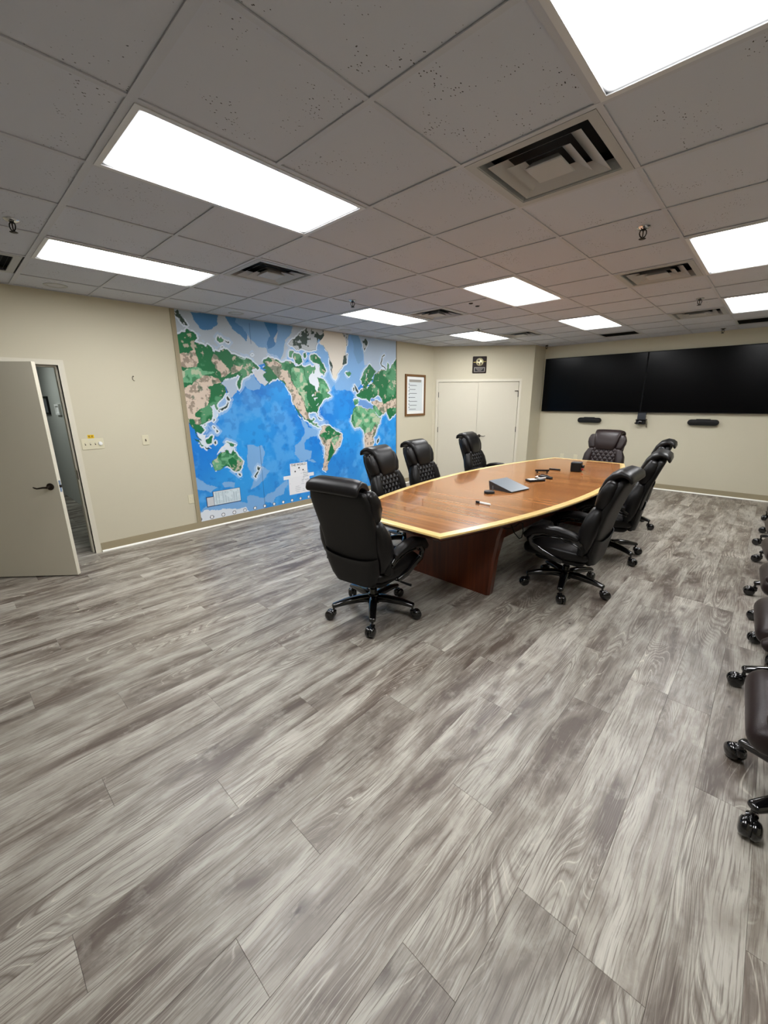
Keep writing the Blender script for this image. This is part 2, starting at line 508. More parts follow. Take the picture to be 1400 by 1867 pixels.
# ---- base boards and white shoe moulding
struct('baseboard_left', MB().box(0, 0.009, 0.295, 6.60, 0, 0.105), M_BASE, 'tan vinyl base along the map wall', 'baseboard')
struct('baseboard_back', MB().box(1.60, XR, YB - 0.009, YB, 0, 0.105), M_BASE, 'tan vinyl base below the black screens', 'baseboard')
struct('baseboard_closet', MB().box(D1 + 0.05, CL, -0.009, 0, 0, 0.105, CM), M_BASE, 'tan vinyl base right of the closet doors', 'baseboard')
def shoe(p0, p1, nrm):
    p0, p1, nrm = Vector(p0), Vector(p1), Vector(nrm)
    prof = [(0.009, 0), (0.024, 0), (0.023, 0.008), (0.018, 0.016), (0.009, 0.020)]
    return MB().rings([[p + nrm * a + Vector((0, 0, b)) for a, b in prof] for p in (p0, p1)])
struct('trim_1', shoe((0, 0.295, 0), (0, 6.60, 0), (1, 0, 0)), M_WHITETRIM, 'white shoe moulding along the floor under the map', 'trim')
struct('trim_2', shoe((1.60, YB, 0), (XR, YB, 0), (0, -1, 0)), M_WHITETRIM, 'white shoe moulding along the floor under the screens', 'trim')

# ---- ceiling: slab, tiles, grid
ceiling = struct('ceiling', MB().box(-0.12, XR + 0.12, YF - 0.12, YB + 0.12, 2.95, 3.02), M_SLAB, 'suspended ceiling of grey fissured tiles in a metal grid', 'ceiling')
LIGHTS = [(i, j) for i in (-5, -2, 1) for j in (0, 5, 9)]
VENTS = [(0, 2), (0, 6), (0, 10), (-4, 2), (-4, 6), (-4, 10)]
RETURNS = [(-2, 12), (1, 12), (-6, -1)]
used = set(VENTS) | set(RETURNS)
for i, j in LIGHTS: used |= {(i, j), (i, j + 1)}
TILE_CACHE = {}
def tile_mesh(w, l):
    c = 0.004
    def ring(i, z): return [Vector((-w / 2 + i, -l / 2 + i, z)), Vector((w / 2 - i, -l / 2 + i, z)), Vector((w / 2 - i, l / 2 - i, z)), Vector((-w / 2 + i, l / 2 - i, z))]
    return MB().rings([ring(0.001, 0.018), ring(0.001, c), ring(c, 0.0)]).mesh('ceiling_tile')
for i in range(-7, 5):
    for j in range(-8, 14):
        if (i, j) in used: continue
        a, b = max(gx(i), 0.004), min(gx(i + 1), XR - 0.004)
        c, d = max(gy(j), YF + 0.004), min(gy(j + 1), YB - 0.004)
        if b - a < 0.03 or d - c < 0.03: continue
        # nothing over the closet
        q = Vector((b, c, 0)) - CA
        if a < 1.55 and q.dot(CN) < -0.35: continue
        key = (round(b - a - 0.005, 3), round(d - c - 0.005, 3))
        if key not in TILE_CACHE: TILE_CACHE[key] = tile_mesh(*key)
        o = obj('ceiling_tile', TILE_CACHE[key], M_TILE, ceiling, ((a + b) / 2, (c + d) / 2, H + 0.0056 + 0.0012 * random.random()))
def tee(p0, p1, w):
    p0, p1 = Vector(p0), Vector(p1); d = (p1 - p0).normalized(); s = Vector((-d.y, d.x, 0))
    prof = [(-w / 2, 0), (w / 2, 0), (w / 2, 0.005), (0.003, 0.006), (0.003, 0.034), (-0.003, 0.034), (-0.003, 0.006), (-w / 2, 0.005)]
    return MB().rings([[p + s * a + Vector((0, 0, b)) for a, b in prof] for p in (p0, p1)])
for i in range(-6, 5):
    x = gx(i)
    y1 = YB if x > 1.6 else 6.60 + x * 0.81
    tee((x, YF, H), (x, y1, H), 0.024).build('grid_bar', M_GRID, ceiling)
for j in range(-7, 14):
    y = gy(j)
    x0 = 0.0 if y < 6.6 else min((y - 6.60) / 0.81, 1.6)
    cuts = sorted((gx(i), gx(i + 1)) for i, jj in LIGHTS if jj + 1 == j)
    for a, b in cuts + [(XR, XR)]:
        if a - x0 > 0.02: tee((x0, y, H - 0.0006), (a, y, H - 0.0006), 0.034 if j == 0 else 0.024).build('grid_bar', M_GRID, ceiling)
        x0 = b
tee((0.012, YF, H), (0.012, 6.6, H), 0.022).build('wall_angle', M_GRID, ceiling)
tee((1.6, YB - 0.012, H), (XR, YB - 0.012, H), 0.022).build('wall_angle', M_GRID, ceiling)
tee(CA + CN * 0.012 + Vector((0, 0, H)), CB + CN * 0.012 + Vector((0, 0, H)), 0.022).build('wall_angle', M_GRID, ceiling)
tee((1.612, 7.9, H), (1.612, YB, H), 0.022).build('wall_angle', M_GRID, ceiling)

# ================================================================== CEILING FIXTURES
def rect_ring(mb, x0, x1, y0, y1, w, z0, z1):
    o = [(x0, y0), (x1, y0), (x1, y1), (x0, y1)]; n = [(x0 + w, y0 + w), (x1 - w, y0 + w), (x1 - w, y1 - w), (x0 + w, y1 - w)]
    vs_ = [(x, y, z) for z in (z0, z1) for ring in (o, n) for x, y in ring]
    fs = []
    for k in range(4):
        q = (k + 1) % 4
        fs += [(k, q, 4 + q, 4 + k), (8 + k, 12 + k, 12 + q, 8 + q), (k, 8 + k, 8 + q, q), (4 + k, 4 + q, 12 + q, 12 + k)]
    return mb.add(vs_, fs)
LX, LY = T / 2 - 0.013, T - 0.013
l_frame = rect_ring(MB(), -LX, LX, -LY, LY, 0.024, -0.004, 0.012); rect_ring(l_frame, -LX + 0.018, LX - 0.018, -LY + 0.018, LY - 0.018, 0.006, 0.012, 0.09)
l_frame = l_frame.mesh('light_frame')
l_lens = MB().box(-LX + 0.0245, LX - 0.0245, -LY + 0.0245, LY - 0.0245, 0.002, 0.005).mesh('lens')
l_house = MB().box(-LX, LX, -LY, LY, 0.09, 0.12).mesh('light_housing')
LIGHT_LABEL = {(-5, 0): 'lit ceiling light above the open door, nearest the map wall', (-5, 5): 'lit ceiling light nearest the top of the map mural',
    (-5, 9): 'small far lit ceiling light in front of the closet plaque', (-2, 0): 'large bright ceiling light panel, upper left, closest to the camera on that side',
    (-2, 5): 'lit ceiling light above the middle of the conference table', (-2, 9): 'far lit ceiling light before the left black screen',
    (1, 0): 'brightest largest ceiling light cut by the top right corner', (1, 5): 'lit ceiling light at the right edge beside the middle air vent',
    (1, 9): 'far lit ceiling light at the right edge above the right screen'}
for i, j in LIGHTS:
    t = thing('ceiling_light', LIGHT_LABEL[(i, j)], 'ceiling light', (gx(i) + T / 2, gy(j) + T, H), 0, 'lit troffer panels in the ceiling grid')
    obj('light_frame', l_frame, M_FIXT, t); obj('lens', l_lens, M_LENS, t); obj('light_housing', l_house, M_FIXT, t)

def sq_ring(r0, z0, r1, z1, th=0.004):
    """sloped square louvre from half size r0 at z0 to r1 at z1"""
    def sq(r, z): return [Vector((-r, -r, z)), Vector((r, -r, z)), Vector((r, r, z)), Vector((-r, r, z))]
    mb = MB(); R = [sq(r0, z0), sq(r1, z1), sq(r1 - th, z1 + 0.001), sq(r0 - th, z0 + 0.003)]
    o = 0
    for g in R: mb.v += [tuple(q) for q in g]
    for a in range(4):
        b = (a + 1) % 4
        for k in range(4):
            q = (k + 1) % 4
            mb.f.append((a * 4 + k, a * 4 + q, b * 4 + q, b * 4 + k))
    return mb
VH = T / 2 - 0.013
v_frame = rect_ring(MB(), -VH, VH, -VH, VH, 0.042, -0.002, 0.004).mesh('vent_frame')
v_slope = sq_ring(VH - 0.042, 0.0, VH - 0.055, 0.05).mesh('vent_cone')
v_l = [sq_ring(0.212, -0.004, 0.150, 0.030, 0.006).mesh('louvre'), sq_ring(0.147, -0.007, 0.092, 0.024, 0.006).mesh('louvre')]
v_c = MB().rings([[Vector((x * r, y * r, z)) for x, y in ((-1, -1), (1, -1), (1, 1), (-1, 1))] for r, z in ((0.06, 0.02), (0.086, -0.008), (0.082, -0.012))]).mesh('centre_plate')
v_box = MB().box(-VH, VH, -VH, VH, 0.10, 0.15)
for sx in (-1, 1):
    v_box.box(sx * VH - 0.004, sx * VH + 0.004, -VH, VH, 0.004, 0.10); v_box.box(-VH, VH, sx * VH - 0.004, sx * VH + 0.004, 0.004, 0.10)
v_box = v_box.mesh('duct_box')
VENT_LABEL = {(0, 2): 'large square air vent beside the top right light, closest to the camera', (0, 6): 'middle air vent on the right, left of the right-edge light',
    (0, 10): 'far air vent on the right before the screen wall', (-4, 2): 'square air vent at the right end of the light over the door',
    (-4, 6): 'air vent just right of the light by the map top', (-4, 10): 'farthest small air vent right of the light before the closet'}
for i, j in VENTS:
    t = thing('ceiling_vent', VENT_LABEL[(i, j)], 'air vent', (gx(i) + T / 2, gy(j) + T / 2, H), 0, 'square louvred air diffusers')
    obj('vent_frame', v_frame, M_VENT, t); obj('vent_cone', v_slope, M_VENT, t)
    for q in v_l: obj('louvre', q, M_VENT, t)
    obj('centre_plate', v_c, M_VENT, t); obj('duct_box', v_box, M_VOID, t)
def grille(label, x0, x1, y0, y1, n, alongx=True, inset=0.022, z=H):
    t = thing('return_grille', label, 'air grille', ((x0 + x1) / 2, (y0 + y1) / 2, z))
    w, l = (x1 - x0) / 2, (y1 - y0) / 2
    rect_ring(MB(), -w, w, -l, l, inset, -0.002, 0.006).build('grille_frame', M_VENT, t)
    MB().box(-w, w, -l, l, 0.045, 0.05).build('grille_back', M_VOID, t)
    for k in range(n):
        if alongx:
            y = -l + inset + (k + 0.5) * (2 * l - 2 * inset) / n
            me = MB().add([(-w + inset, y - 0.006, 0.004), (w - inset, y - 0.006, 0.004), (w - inset, y + 0.006, 0.028), (-w + inset, y + 0.006, 0.028),
                           (-w + inset, y - 0.0045, 0.003), (w - inset, y - 0.0045, 0.003), (w - inset, y + 0.0075, 0.027), (-w + inset, y + 0.0075, 0.027)],
                          [(0, 1, 2, 3), (7, 6, 5, 4), (0, 4, 5, 1), (1, 5, 6, 2), (2, 6, 7, 3), (3, 7, 4, 0)])
        else:
            x = -w + inset + (k + 0.5) * (2 * w - 2 * inset) / n
            me = MB().box(x - 0.004, x + 0.004, -l + inset, l - inset, 0.002, 0.03)
        me.build('grille_slat', M_BLACK if alongx else M_GREY, t)
grille('dark return grille in the ceiling above the left screen', gx(-2) + 0.012, gx(-1) - 0.012, gy(12) + 0.03, 7.80, 10)
MB().box(gx(-2) + 0.005, gx(-1) - 0.005, 7.805, gy(13) - 0.006, H + 0.0065, H + 0.02).build('ceiling_tile', M_TILE, ceiling)
grille('dark return grille in the ceiling at the right edge above the right screen', gx(1) + 0.012, gx(2) - 0.012, gy(12) + 0.03, 7.86, 11)
MB().box(gx(1) + 0.005, gx(2) - 0.005, 7.865, gy(13) - 0.006, H + 0.0065, H + 0.02).build('ceiling_tile', M_TILE, ceiling)
grille('black slotted grille at the left edge beside the sprinkler over the door', gx(-6) + 0.012, gx(-5) - 0.012, gy(-1) + 0.012, gy(0) - 0.03, 14, True, 0.05)
grille('thin slot grille in the ceiling right above the closet plaque', 1.09, 1.42, 7.10, 7.20, 2, True, 0.018, H + 0.003)

# recessed round down lights along the map wall (switched off)
d_ring = MB().lathe([(0.062, 0.02), (0.062, 0.0), (0.070, -0.004), (0.094, -0.002), (0.096, 0.006), (0.062, 0.02)], n=28).mesh('can_ring', 40)
d_cup = MB().rings([[Vector((r * math.cos(2 * PI * k / 24), r * math.sin(2 * PI * k / 24), z)) for k in range(24)] for r, z in ((0.061, 0.0), (0.05, 0.035), (0.03, 0.055))]).mesh('can_reflector', 40)
for y, lb in ((0.30, 'round recessed ceiling can over the open door'), (2.12, 'round recessed ceiling can above the left part of the map'),
              (3.95, 'round recessed ceiling can above Greenland on the map'), (5.68, 'round recessed ceiling can at the right end of the map')):
    t = thing('recessed_downlight', lb, 'downlight', (0.24, y, H + 0.004), 0, 'unlit recessed cans along the map wall')
    obj('can_ring', d_ring, M_VENT, t); obj('can_reflector', d_cup, M_GRID, t)

# sprinkler heads
s_esc = MB().lathe([(0.036, 0.004), (0.040, 0.0), (0.030, -0.008), (0.014, -0.012)], n=18).mesh('escutcheon', 40)
s_arm = MB()
for sx in (-1, 1):
    s_arm.tube([(sx * 0.008, 0, -0.010), (sx * 0.019, 0, -0.022), (sx * 0.021, 0, -0.036), (sx * 0.015, 0, -0.052), (0, 0, -0.062)], 0.0035, 8)
s_arm = s_arm.cyl((0, 0, -0.012), (0, 0, -0.02), 0.011, 0.009, 12).mesh('frame_arms', 50)
s_bulb = MB().cyl((0, 0, -0.02), (0, 0, -0.058), 0.004, 0.003, 8).mesh('glass_bulb', 50)
s_def = MB().lathe([(0.004, -0.058), (0.018, -0.064), (0.022, -0.066), (0.018, -0.069)], n=14).mesh('deflector', 40)
for x, y, lb in ((1.85, -0.17, 'pendent sprinkler head at the left edge near the black grille'), (1.78, 2.69, 'pendent sprinkler head in front of the light by the map'),
                 (1.79, 5.35, 'pendent sprinkler head seen against the far light before the closet'), (4.59, 2.66, 'nearest pendent sprinkler head, below the large air vent'),
                 (4.58, 5.36, 'pendent sprinkler head between the two right-hand air vents'), (4.56, 8.18, 'small far pendent sprinkler head over the right screen'),
                 (1.72, 8.16, 'small far pendent sprinkler head in the corner above the left screen')):
    t = thing('sprinkler_head', lb, 'sprinkler', (x, y, H + 0.004), 0.6, 'pendent fire sprinklers')
    obj('escutcheon', s_esc, M_CHROME, t); obj('frame_arms', s_arm, M_BLACK, t); obj('glass_bulb', s_bulb, M_BRONZE, t); obj('deflector', s_def, M_BLACK, t)
for x, y, lb in ((2.634, 3.75, 'left of two tiny dark sensors on a tile beside the middle light'), (2.612, 3.93, 'right of two tiny dark sensors on a tile beside the middle light')):
    tag(MB().lathe([(0.026, 0.006), (0.026, -0.002), (0.018, -0.008)], n=14).build('ceiling_sensor', M_BLACK, None, 40), lb, 'sensor', 'tiny ceiling sensors').location = (x, y, H + 0.006)

# ================================================================== DOORS
def frame_trim(name, label, a, b, h, M, depth, face, w=0.05):
    """hollow metal frame around an opening a..b in local x; wall surface at y=0, room side is -y"""
    mb = MB()
    mb.box(a - w, a, -face, depth, 0, h + w, M).box(b, b + w, -face, depth, 0, h + w, M).box(a, b, -face, depth, h, h + w, M)
    s = 0.018
    mb.box(a, a + s, 0.045, depth, 0, h, M).box(b - s, b, 0.045, depth, 0, h, M).box(a + s, b - s, 0.045, depth, h - s, h, M)
    return struct(name, mb, M_TRIM, label, 'door frame')
WM = Matrix(((0, -1, 0, 0), (1, 0, 0, 0), (0, 0, 1, 0), (0, 0, 0, 1)))   # local x -> +Y, local y -> -X (into the left wall)
frame_trim('trim_3', 'beige metal frame of the open door in the left wall', DOOR_Y0, DOOR_Y1, DOOR_H, WM, 0.12, 0.014)
frame_trim('trim_4', 'beige metal frame around the closet double doors', D0, D1, 2.035, CM, 0.1, 0.014)

def lever(t_parent, M, side=1):
    """lever handle on a door face; local x along the door, -y out of it, lever points to -x*side"""
    ro = MB()
    R = []
    for r, y in ((0.033, 0), (0.033, -0.007), (0.026, -0.011)):
        R.append([M @ Vector((r * math.cos(2 * PI * k / 20), y, r * math.sin(2 * PI * k / 20))) for k in range(20)])
    ro.rings(R).cyl(M @ Vector((0, -0.01, 0)), M @ Vector((0, -0.055, 0)), 0.011, 0.011, 12)
    h = ro.build('handle', M_BRONZE, t_parent, 40)
    pts = [(0, -0.05, 0), (-0.03, -0.054, 0.001), (-0.06, -0.054, -0.004), (-0.085, -0.053, -0.008), (-0.108, -0.05, -0.002), (-0.122, -0.047, 0.004)]
    MB().tube([M @ Vector((side * x, y, z)) for x, y, z in pts], 0.008, 10, [0.010, 0.009, 0.008, 0.007, 0.007, 0.005]).build('lever', M_BRONZE, h, 60)
    return h
def hinge(parent, M, x, y, z):
    MB().cyl(M @ Vector((x, y, z - 0.055)), M @ Vector((x, y, z + 0.055)), 0.009, 0.009, 8).build('hinge', M_BLACK, parent, 40)

# open entrance door
ang = math.atan2(0.63, 0.600)
DM = Matrix.Translation((0.016, -0.690, 0)) @ Matrix.Rotation(ang, 4, 'Z')
d1 = struct('door_1', MB().box(0, 0.872, 0, 0.044, 0.012, 2.02, DM), M_DOOR, 'open beige flush door at the left edge, swung into the room', 'door')
lever(d1, DM @ Matrix.Translation((0.80, 0, 0.91)), 1)
lever(d1, DM @ Matrix.Translation((0.80, 0.044, 0.91)) @ Matrix.Diagonal((1, -1, 1, 1)), 1)
MB().box(0.871, 0.8745, 0.010, 0.034, 0.855, 0.965, DM).build('latch_plate', M_CHROME, d1)
MB().box(0.873, 0.884, 0.016, 0.028, 0.898, 0.922, DM).build('latch_bolt', M_BRONZE, d1)
for z in (0.25, 1.05, 1.80): hinge(d1, DM, -0.004, -0.004, z)
MB().box(DOOR_Y1 - 0.0195, DOOR_Y1 - 0.0175, 0.005, 0.04, 0.86, 0.96, WM).build('strike_plate', M_BRONZE, bpy.data.objects['trim_3'])
# closet double doors
mid = (D0 + D1) / 2
d2 = struct('door_2', MB().box(D0 + 0.005, mid - 0.002, 0.006, 0.044, 0.012, 2.03, CM), M_DOOR, 'left leaf of the beige closet double doors', 'door')
d3 = struct('door_3', MB().box(mid + 0.002, D1 - 0.005, 0.006, 0.044, 0.012, 2.03, CM), M_DOOR, 'right leaf of the beige closet double doors, with handle', 'door')
lever(d3, CM @ Matrix.Translation((mid + 0.065, 0.006, 0.915)), -1)
for z in (0.25, 1.05, 1.775):
    hinge(d2, CM, D0 + 0.004, -0.006, z); hinge(d3, CM, D1 - 0.004, -0.006, z)
MB().box(D1 - 0.075, D1 - 0.005, -0.012, -0.002, 1.835, 1.85, CM).build('hold_bracket', M_BRONZE, d3)

# outlines of the printed map: colour key and points in mm on the wall
MAP_POLYS = (
 ('a', '-12,2750 946,2751 1896,2746 1578,2395 1523,2252 1434,2221 1204,2199 1001,2146 716,2092 422,2165 -75,2198'),
 ('d', '202,2725 551,2759 521,2633 455,2561 367,2532 285,2543 239,2600'),
 ('d', '636,2738 946,2751 915,2460 795,2531 726,2604 659,2675'),
 ('e', '788,2744 1177,2750 1245,2641 1286,2539 1202,2399 1085,2406 970,2493 865,2631 779,2667'),
 ('e', '1407,2753 1671,2738 1641,2641 1535,2537 1489,2371 1416,2254 1313,2273 1216,2334 1194,2415 1220,2475 1325,2409 1383,2481 1417,2635'),
 ('f', '1177,2750 1407,2753 1417,2635 1335,2527 1371,2463 1325,2409 1222,2392 1220,2475 1287,2555 1245,2641'),
 ('b', '2056,2606 2367,2734 3983,2801 3983,2201 3030,1939 2852,1825 2713,1840 2476,1842 2422,1926 2377,1872 2330,1798 2205,2024 2079,2357'),
 ('e', '2811,2760 2993,2748 3096,2512 3107,2339 2977,2267 2888,2412 2879,2580'),
 ('g', '2993,2758 3983,2789 3983,2320 3367,2106 3253,2281 3137,2275 3112,2514'),
 ('b', '1799,1380 1859,1259 2082,1229 2064,1125 1896,1117 1812,1077 1762,1015 1755,922 1892,872 1876,816 1580,846 1571,1003 1684,1040 1760,1145 1779,1254 1710,1384'),
 ('b', '1739,1091 1595,1019 1573,896 1649,740 1739,730 1875,781 1895,876 1751,900 1760,1026 1817,1086'),
 ('b', '1821,765 1913,744 1978,693 1950,685 1818,727'),
 ('b', '770,1065 1012,1036 1050,974 1000,802 952,758 1099,660 925,482 767,427 829,616 796,708 738,754'),
 ('b', '976,197 1122,149 1178,245 1312,264 1331,346 1409,398 1390,475 1240,414 1163,342 1045,320 972,271 906,282 749,350 694,330 672,123 943,89'),
 ('b', '-19,711 74,664 116,599 216,575 273,531 209,515 178,476 -14,559'),
 ('b', '339,565 378,585 523,564 516,501 370,516'),
 ('b', '-14,233 89,309 588,278 718,206 806,64 -19,58'),
 ('w', '-16,216 74,259 209,223 300,232 576,168 666,179 718,102 -19,58 -33,149'),
 ('b', '789,1965 952,2037 984,1971 1075,1898 1048,1829 949,1819 856,1843 788,1908'),
 ('p', '957,2087 998,2113 1044,2090 1095,2109 1161,2062 1124,1993 1161,1960 1220,1935 1143,1873 1058,1931 978,2004'),
 ('g', '550,1961 709,1974 763,1998 701,1905 710,1829 630,1721 586,1698 560,1766 554,1857 492,1885'),
 ('j', '535,1766 542,1683 516,1599 417,1585 407,1638 478,1698'),
 ('w', '294,1617 359,1639 397,1555 419,1540 386,1465 317,1421 287,1438 328,1512'),
 ('j', '201,1366 317,1421 353,1320 309,1222 228,1212 162,1179 92,1237 85,1297 185,1299'),
 ('w', '85,1297 142,1264 201,1245 185,1177 264,1117 183,1101 121,1159'),
 ('w', '461,1117 511,1105 557,1061 539,974 400,1019 313,979 352,1039'),
 ('b', '1886,1477 1956,1494 2020,1483 2036,1446 1963,1420 1938,1384 1891,1377 1866,1433'),
 ('j', '2035,1427 2152,1377 2262,1353 2271,1286 2098,1285 2027,1316 1983,1364'),
 ('G', '-25,2448 46,2483 99,2492 111,2530 136,2548 153,2525 176,2500 206,2500 236,2475 238,2437 213,2403 190,2375 216,2371 236,2367 297,2359 330,2346 351,2373 388,2360 414,2336 416,2297 443,2279 460,2300 480,2288 525,2295 536,2326 574,2332 618,2319 639,2307 673,2268 728,2272 749,2246 810,2229 876,2240 735,2260 751,2245 823,2238 879,2245 934,2233 977,2194 1022,2156 1067,2121 1039,2090 1008,2114 984,2121 947,2078 963,2054 892,2010 843,1988 791,1978 780,1924 767,1891 728,1825 705,1865 705,1906 738,1956 791,2023 797,2039 771,1998 731,2020 692,1973 558,1965 493,1893 531,1868 541,1811 524,1774 479,1706 435,1676 408,1646 388,1616 412,1578 397,1555 375,1571 367,1609 359,1639 326,1624 294,1617 314,1595 330,1527 326,1497 288,1445 238,1417 189,1397 149,1383 160,1353 185,1306 166,1277 143,1271 114,1288 85,1297 74,1268 99,1229 131,1181 116,1179 84,1230 66,1268 65,1313 39,1344 15,1390 -8,1434 -25,1471 -25,1579 -31,1700 -28,1854 -26,1971 -26,2139 -26,2276'),
 ('T', '-5,1840 115,1878 199,1958 277,1982 461,1966 503,1908 388,1883 282,1838 332,1802 303,1699 264,1633 221,1589 109,1547 87,1489 160,1472 158,1398 89,1386 52,1447 -16,1485 -28,1558 -26,1735'),
 ('T', '419,2264 500,2203 567,2139 609,2107 642,2060 551,1994 496,1978 489,2046 429,2098 393,2163 386,2229'),
 ('T', '-13,2234 48,2251 106,2242 189,2318 194,2248 209,2152 181,2092 118,2083 63,2067 -19,2089'),
 ('L', '75,2061 202,2100 280,2058 379,2049 406,2029 286,1991 181,1935 107,1893 0,1891 -17,2013'),
 ('T', '648,2109 692,2152 752,2128 826,2153 762,2079 710,2035 637,2011'),
 ('S', '-4,2697 54,2729 54,2681 100,2645 135,2612 144,2583 90,2571 70,2611 30,2642 -7,2673'),
 ('G', '491,2441 517,2473 536,2452 553,2470 587,2443 570,2422 518,2417'),
 ('K', '602,2445 653,2429 644,2419 615,2429'),
 ('K', '539,2376 567,2362 551,2357'),
 ('K', '957,2279 982,2291 995,2277'),
 ('K', '550,1857 566,1819 570,1782 557,1778 550,1819'),
 ('K', '553,1736 585,1694 558,1675 542,1683'),
 ('K', '532,1668 546,1644 535,1583 479,1561 429,1555 422,1563 465,1581 508,1599 529,1637'),
 ('K', '417,1555 436,1543 426,1524'),
 ('K', '316,1444 335,1436 321,1417'),
 ('K', '184,1389 202,1381 189,1363'),
 ('K', '310,1361 328,1345 313,1322'),
 ('K', '344,1313 370,1288 348,1274'),
 ('K', '152,1103 229,1089 243,1074 181,1079'),
 ('K', '301,1153 335,1166 322,1128 304,1114'),
 ('G', '185,1177 235,1204 275,1236 293,1224 281,1186 265,1125 204,1137'),
 ('G', '42,1222 93,1184 133,1135 153,1111 133,1105 91,1162'),
 ('G', '459,1137 521,1125 571,1113 611,1073 569,1089 566,1065 525,1080 511,1109'),
 ('L', '244,909 312,940 333,972 381,1001 417,1002 438,1030 487,1025 488,995 531,969 548,1003 557,1036 567,1001 594,955 645,905 673,849 651,780 637,737 596,715 550,721 507,753 473,784 439,801 384,799 347,782 318,768 265,766 256,793 242,863'),
 ('G', '468,898 544,925 577,886 658,842 638,746 596,715 550,721 507,753 485,809 463,855'),
 ('G', '417,1002 438,1030 487,1025 488,995 531,969 548,1003 567,1009 577,965 546,942 494,973 460,985'),
 ('G', '358,802 441,822 484,800 482,778 439,801 384,799'),
 ('G', '333,963 380,997 365,943 338,937'),
 ('K', '585,681 623,680 615,643 587,652'),
 ('K', '901,759 923,729 949,726 919,683 899,695'),
 ('K', '914,688 882,641 851,597 826,608 864,648'),
 ('G', '1106,2118 1138,2137 1178,2143 1142,2179 1118,2194 1157,2238 1221,2280 1281,2267 1352,2246 1434,2216 1455,2213 1511,2242 1575,2229 1653,2224 1683,2181 1740,2184 1800,2215 1821,2179 1904,2184 1953,2204 1974,2169 2024,2180 2051,2228 2088,2221 2135,2176 2206,2104 2098,2040 2189,1993 2242,1963 2280,1902 2326,1840 2274,1798 2336,1767 2356,1746 2299,1735 2213,1704 2170,1662 2111,1600 2066,1527 2144,1656 2104,1592 2052,1510 2038,1483 2065,1445 2048,1450 2021,1492 1957,1498 1887,1487 1860,1433 1891,1377 1938,1384 1951,1412 1980,1401 1972,1374 1935,1348 1981,1327 2027,1316 2025,1279 2095,1247 2047,1249 2002,1284 1910,1326 1832,1366 1778,1404 1739,1473 1687,1518 1736,1437 1724,1428 1684,1483 1634,1546 1597,1616 1591,1677 1590,1738 1553,1797 1502,1873 1455,1931 1408,1971 1350,1994 1279,1967 1257,1942 1227,1933 1140,1875 1167,1908 1208,1941 1172,1960 1137,1987 1121,2018 1128,2042 1127,2027 1171,2062 1132,2077 1175,2105'),
 ('T', '1164,2205 1267,2220 1351,2233 1431,2186 1447,2126 1543,2104 1583,2043 1589,1990 1608,1945 1670,1864 1638,1875 1707,1790 1768,1720 1796,1650 1812,1560 1862,1469 1879,1377 1822,1380 1739,1481 1657,1554 1597,1625 1594,1720 1539,1823 1467,1948 1351,2010'),
 ('L', '1625,2161 1682,2163 1795,2142 1856,2007 1885,1915 1785,1848 1831,1826 1858,1738 1875,1649 1866,1523 1815,1596 1789,1703 1719,1807 1661,1893 1610,1972 1585,2079'),
 ('L', '2144,1920 2240,1922 2304,1840 2191,1787 2109,1786'),
 ('w', '2002,2128 1956,2075 1909,2008 1923,1944 1981,1907 2030,1889 2050,1823 2075,1813 2085,1881 2106,1910 2097,1976 2088,2033 2204,2065 2143,2111 2135,2176 2077,2239 2038,2218 2059,2154 2030,2087 2005,2086'),
 ('w', '1945,1752 1992,1765 2008,1743 1973,1738'),
 ('w', '1988,1711 2054,1729 2064,1711 2017,1702 2003,1666'),
 ('w', '2027,1584 2083,1638 2069,1602'),
 ('S', '1585,2481 1644,2538 1726,2598 1786,2639 1846,2680 1920,2749 2183,2756 2257,2750 2176,2651 2098,2571 2077,2432 1968,2424 1828,2431 1712,2414 1649,2461'),
 ('G', '1583,2395 1664,2375 1614,2292 1571,2307'),
 ('G', '1663,2357 1753,2355 1796,2322 1814,2242 1742,2202 1677,2243 1647,2295'),
 ('G', '1834,2360 1882,2382 1890,2328 1853,2299'),
 ('G', '1976,2370 2084,2360 2142,2289 2226,2228 2223,2181 2150,2224 2090,2258 2016,2245 1970,2288'),
 ('G', '1989,2360 2079,2357 2154,2303 2217,2226 2266,2138 2220,2055 2157,2123 2136,2222 2032,2236 1984,2292'),
 ('S', '1940,2755 2302,2766 2256,2664 2172,2588 2083,2619 2006,2621 1932,2632'),
 ('C', '2247,2751 2664,2760 2703,2668 2728,2547 2693,2419 2629,2311 2640,2238 2549,2161 2489,2106 2469,1995 2407,2040 2363,2152 2357,2295 2309,2423 2245,2487 2157,2568 2242,2653'),
 ('S', '2635,2762 2811,2771 2747,2651 2728,2547 2709,2638'),
 ('S', '2647,2385 2737,2422 2701,2263 2626,2248'),
 ('S', '2346,2335 2397,2256 2387,2071 2358,2173'),
 ('L', '2687,2124 2771,2138 2808,2108 2738,2062 2708,2082'),
 ('S', '3100,2663 3181,2702 3229,2653 3178,2573 3136,2505 3106,2578'),
 ('G', '3253,2287 3319,2240 3420,2177 3367,2106 3298,2058 3348,2014 3246,1989 3195,1942 3176,1873 3077,1872 3096,1951 3147,2020 3182,2111 3216,2123 3164,2054 3129,1986 3062,1928 3048,1995 3017,2016 3084,2096 3152,2210'),
 ('G', '3419,2131 3472,2179 3560,2212 3649,2198 3704,2212 3723,2335 3759,2320 3768,2215 3851,2313 3993,2451 3994,1462 3355,1477 3322,1560 3428,1642 3498,1593 3571,1617 3536,1713 3466,1772 3377,1713 3291,1725 3238,1643 3155,1713 3105,1702 3023,1713 2927,1736 2921,1769 2995,1826 3077,1866 3193,1874 3245,1943 3330,1979 3366,2060 3384,2107'),
 ('K', '3535,2308 3581,2425 3652,2498 3661,2481 3598,2414 3565,2309 3686,2223 3668,2216'),
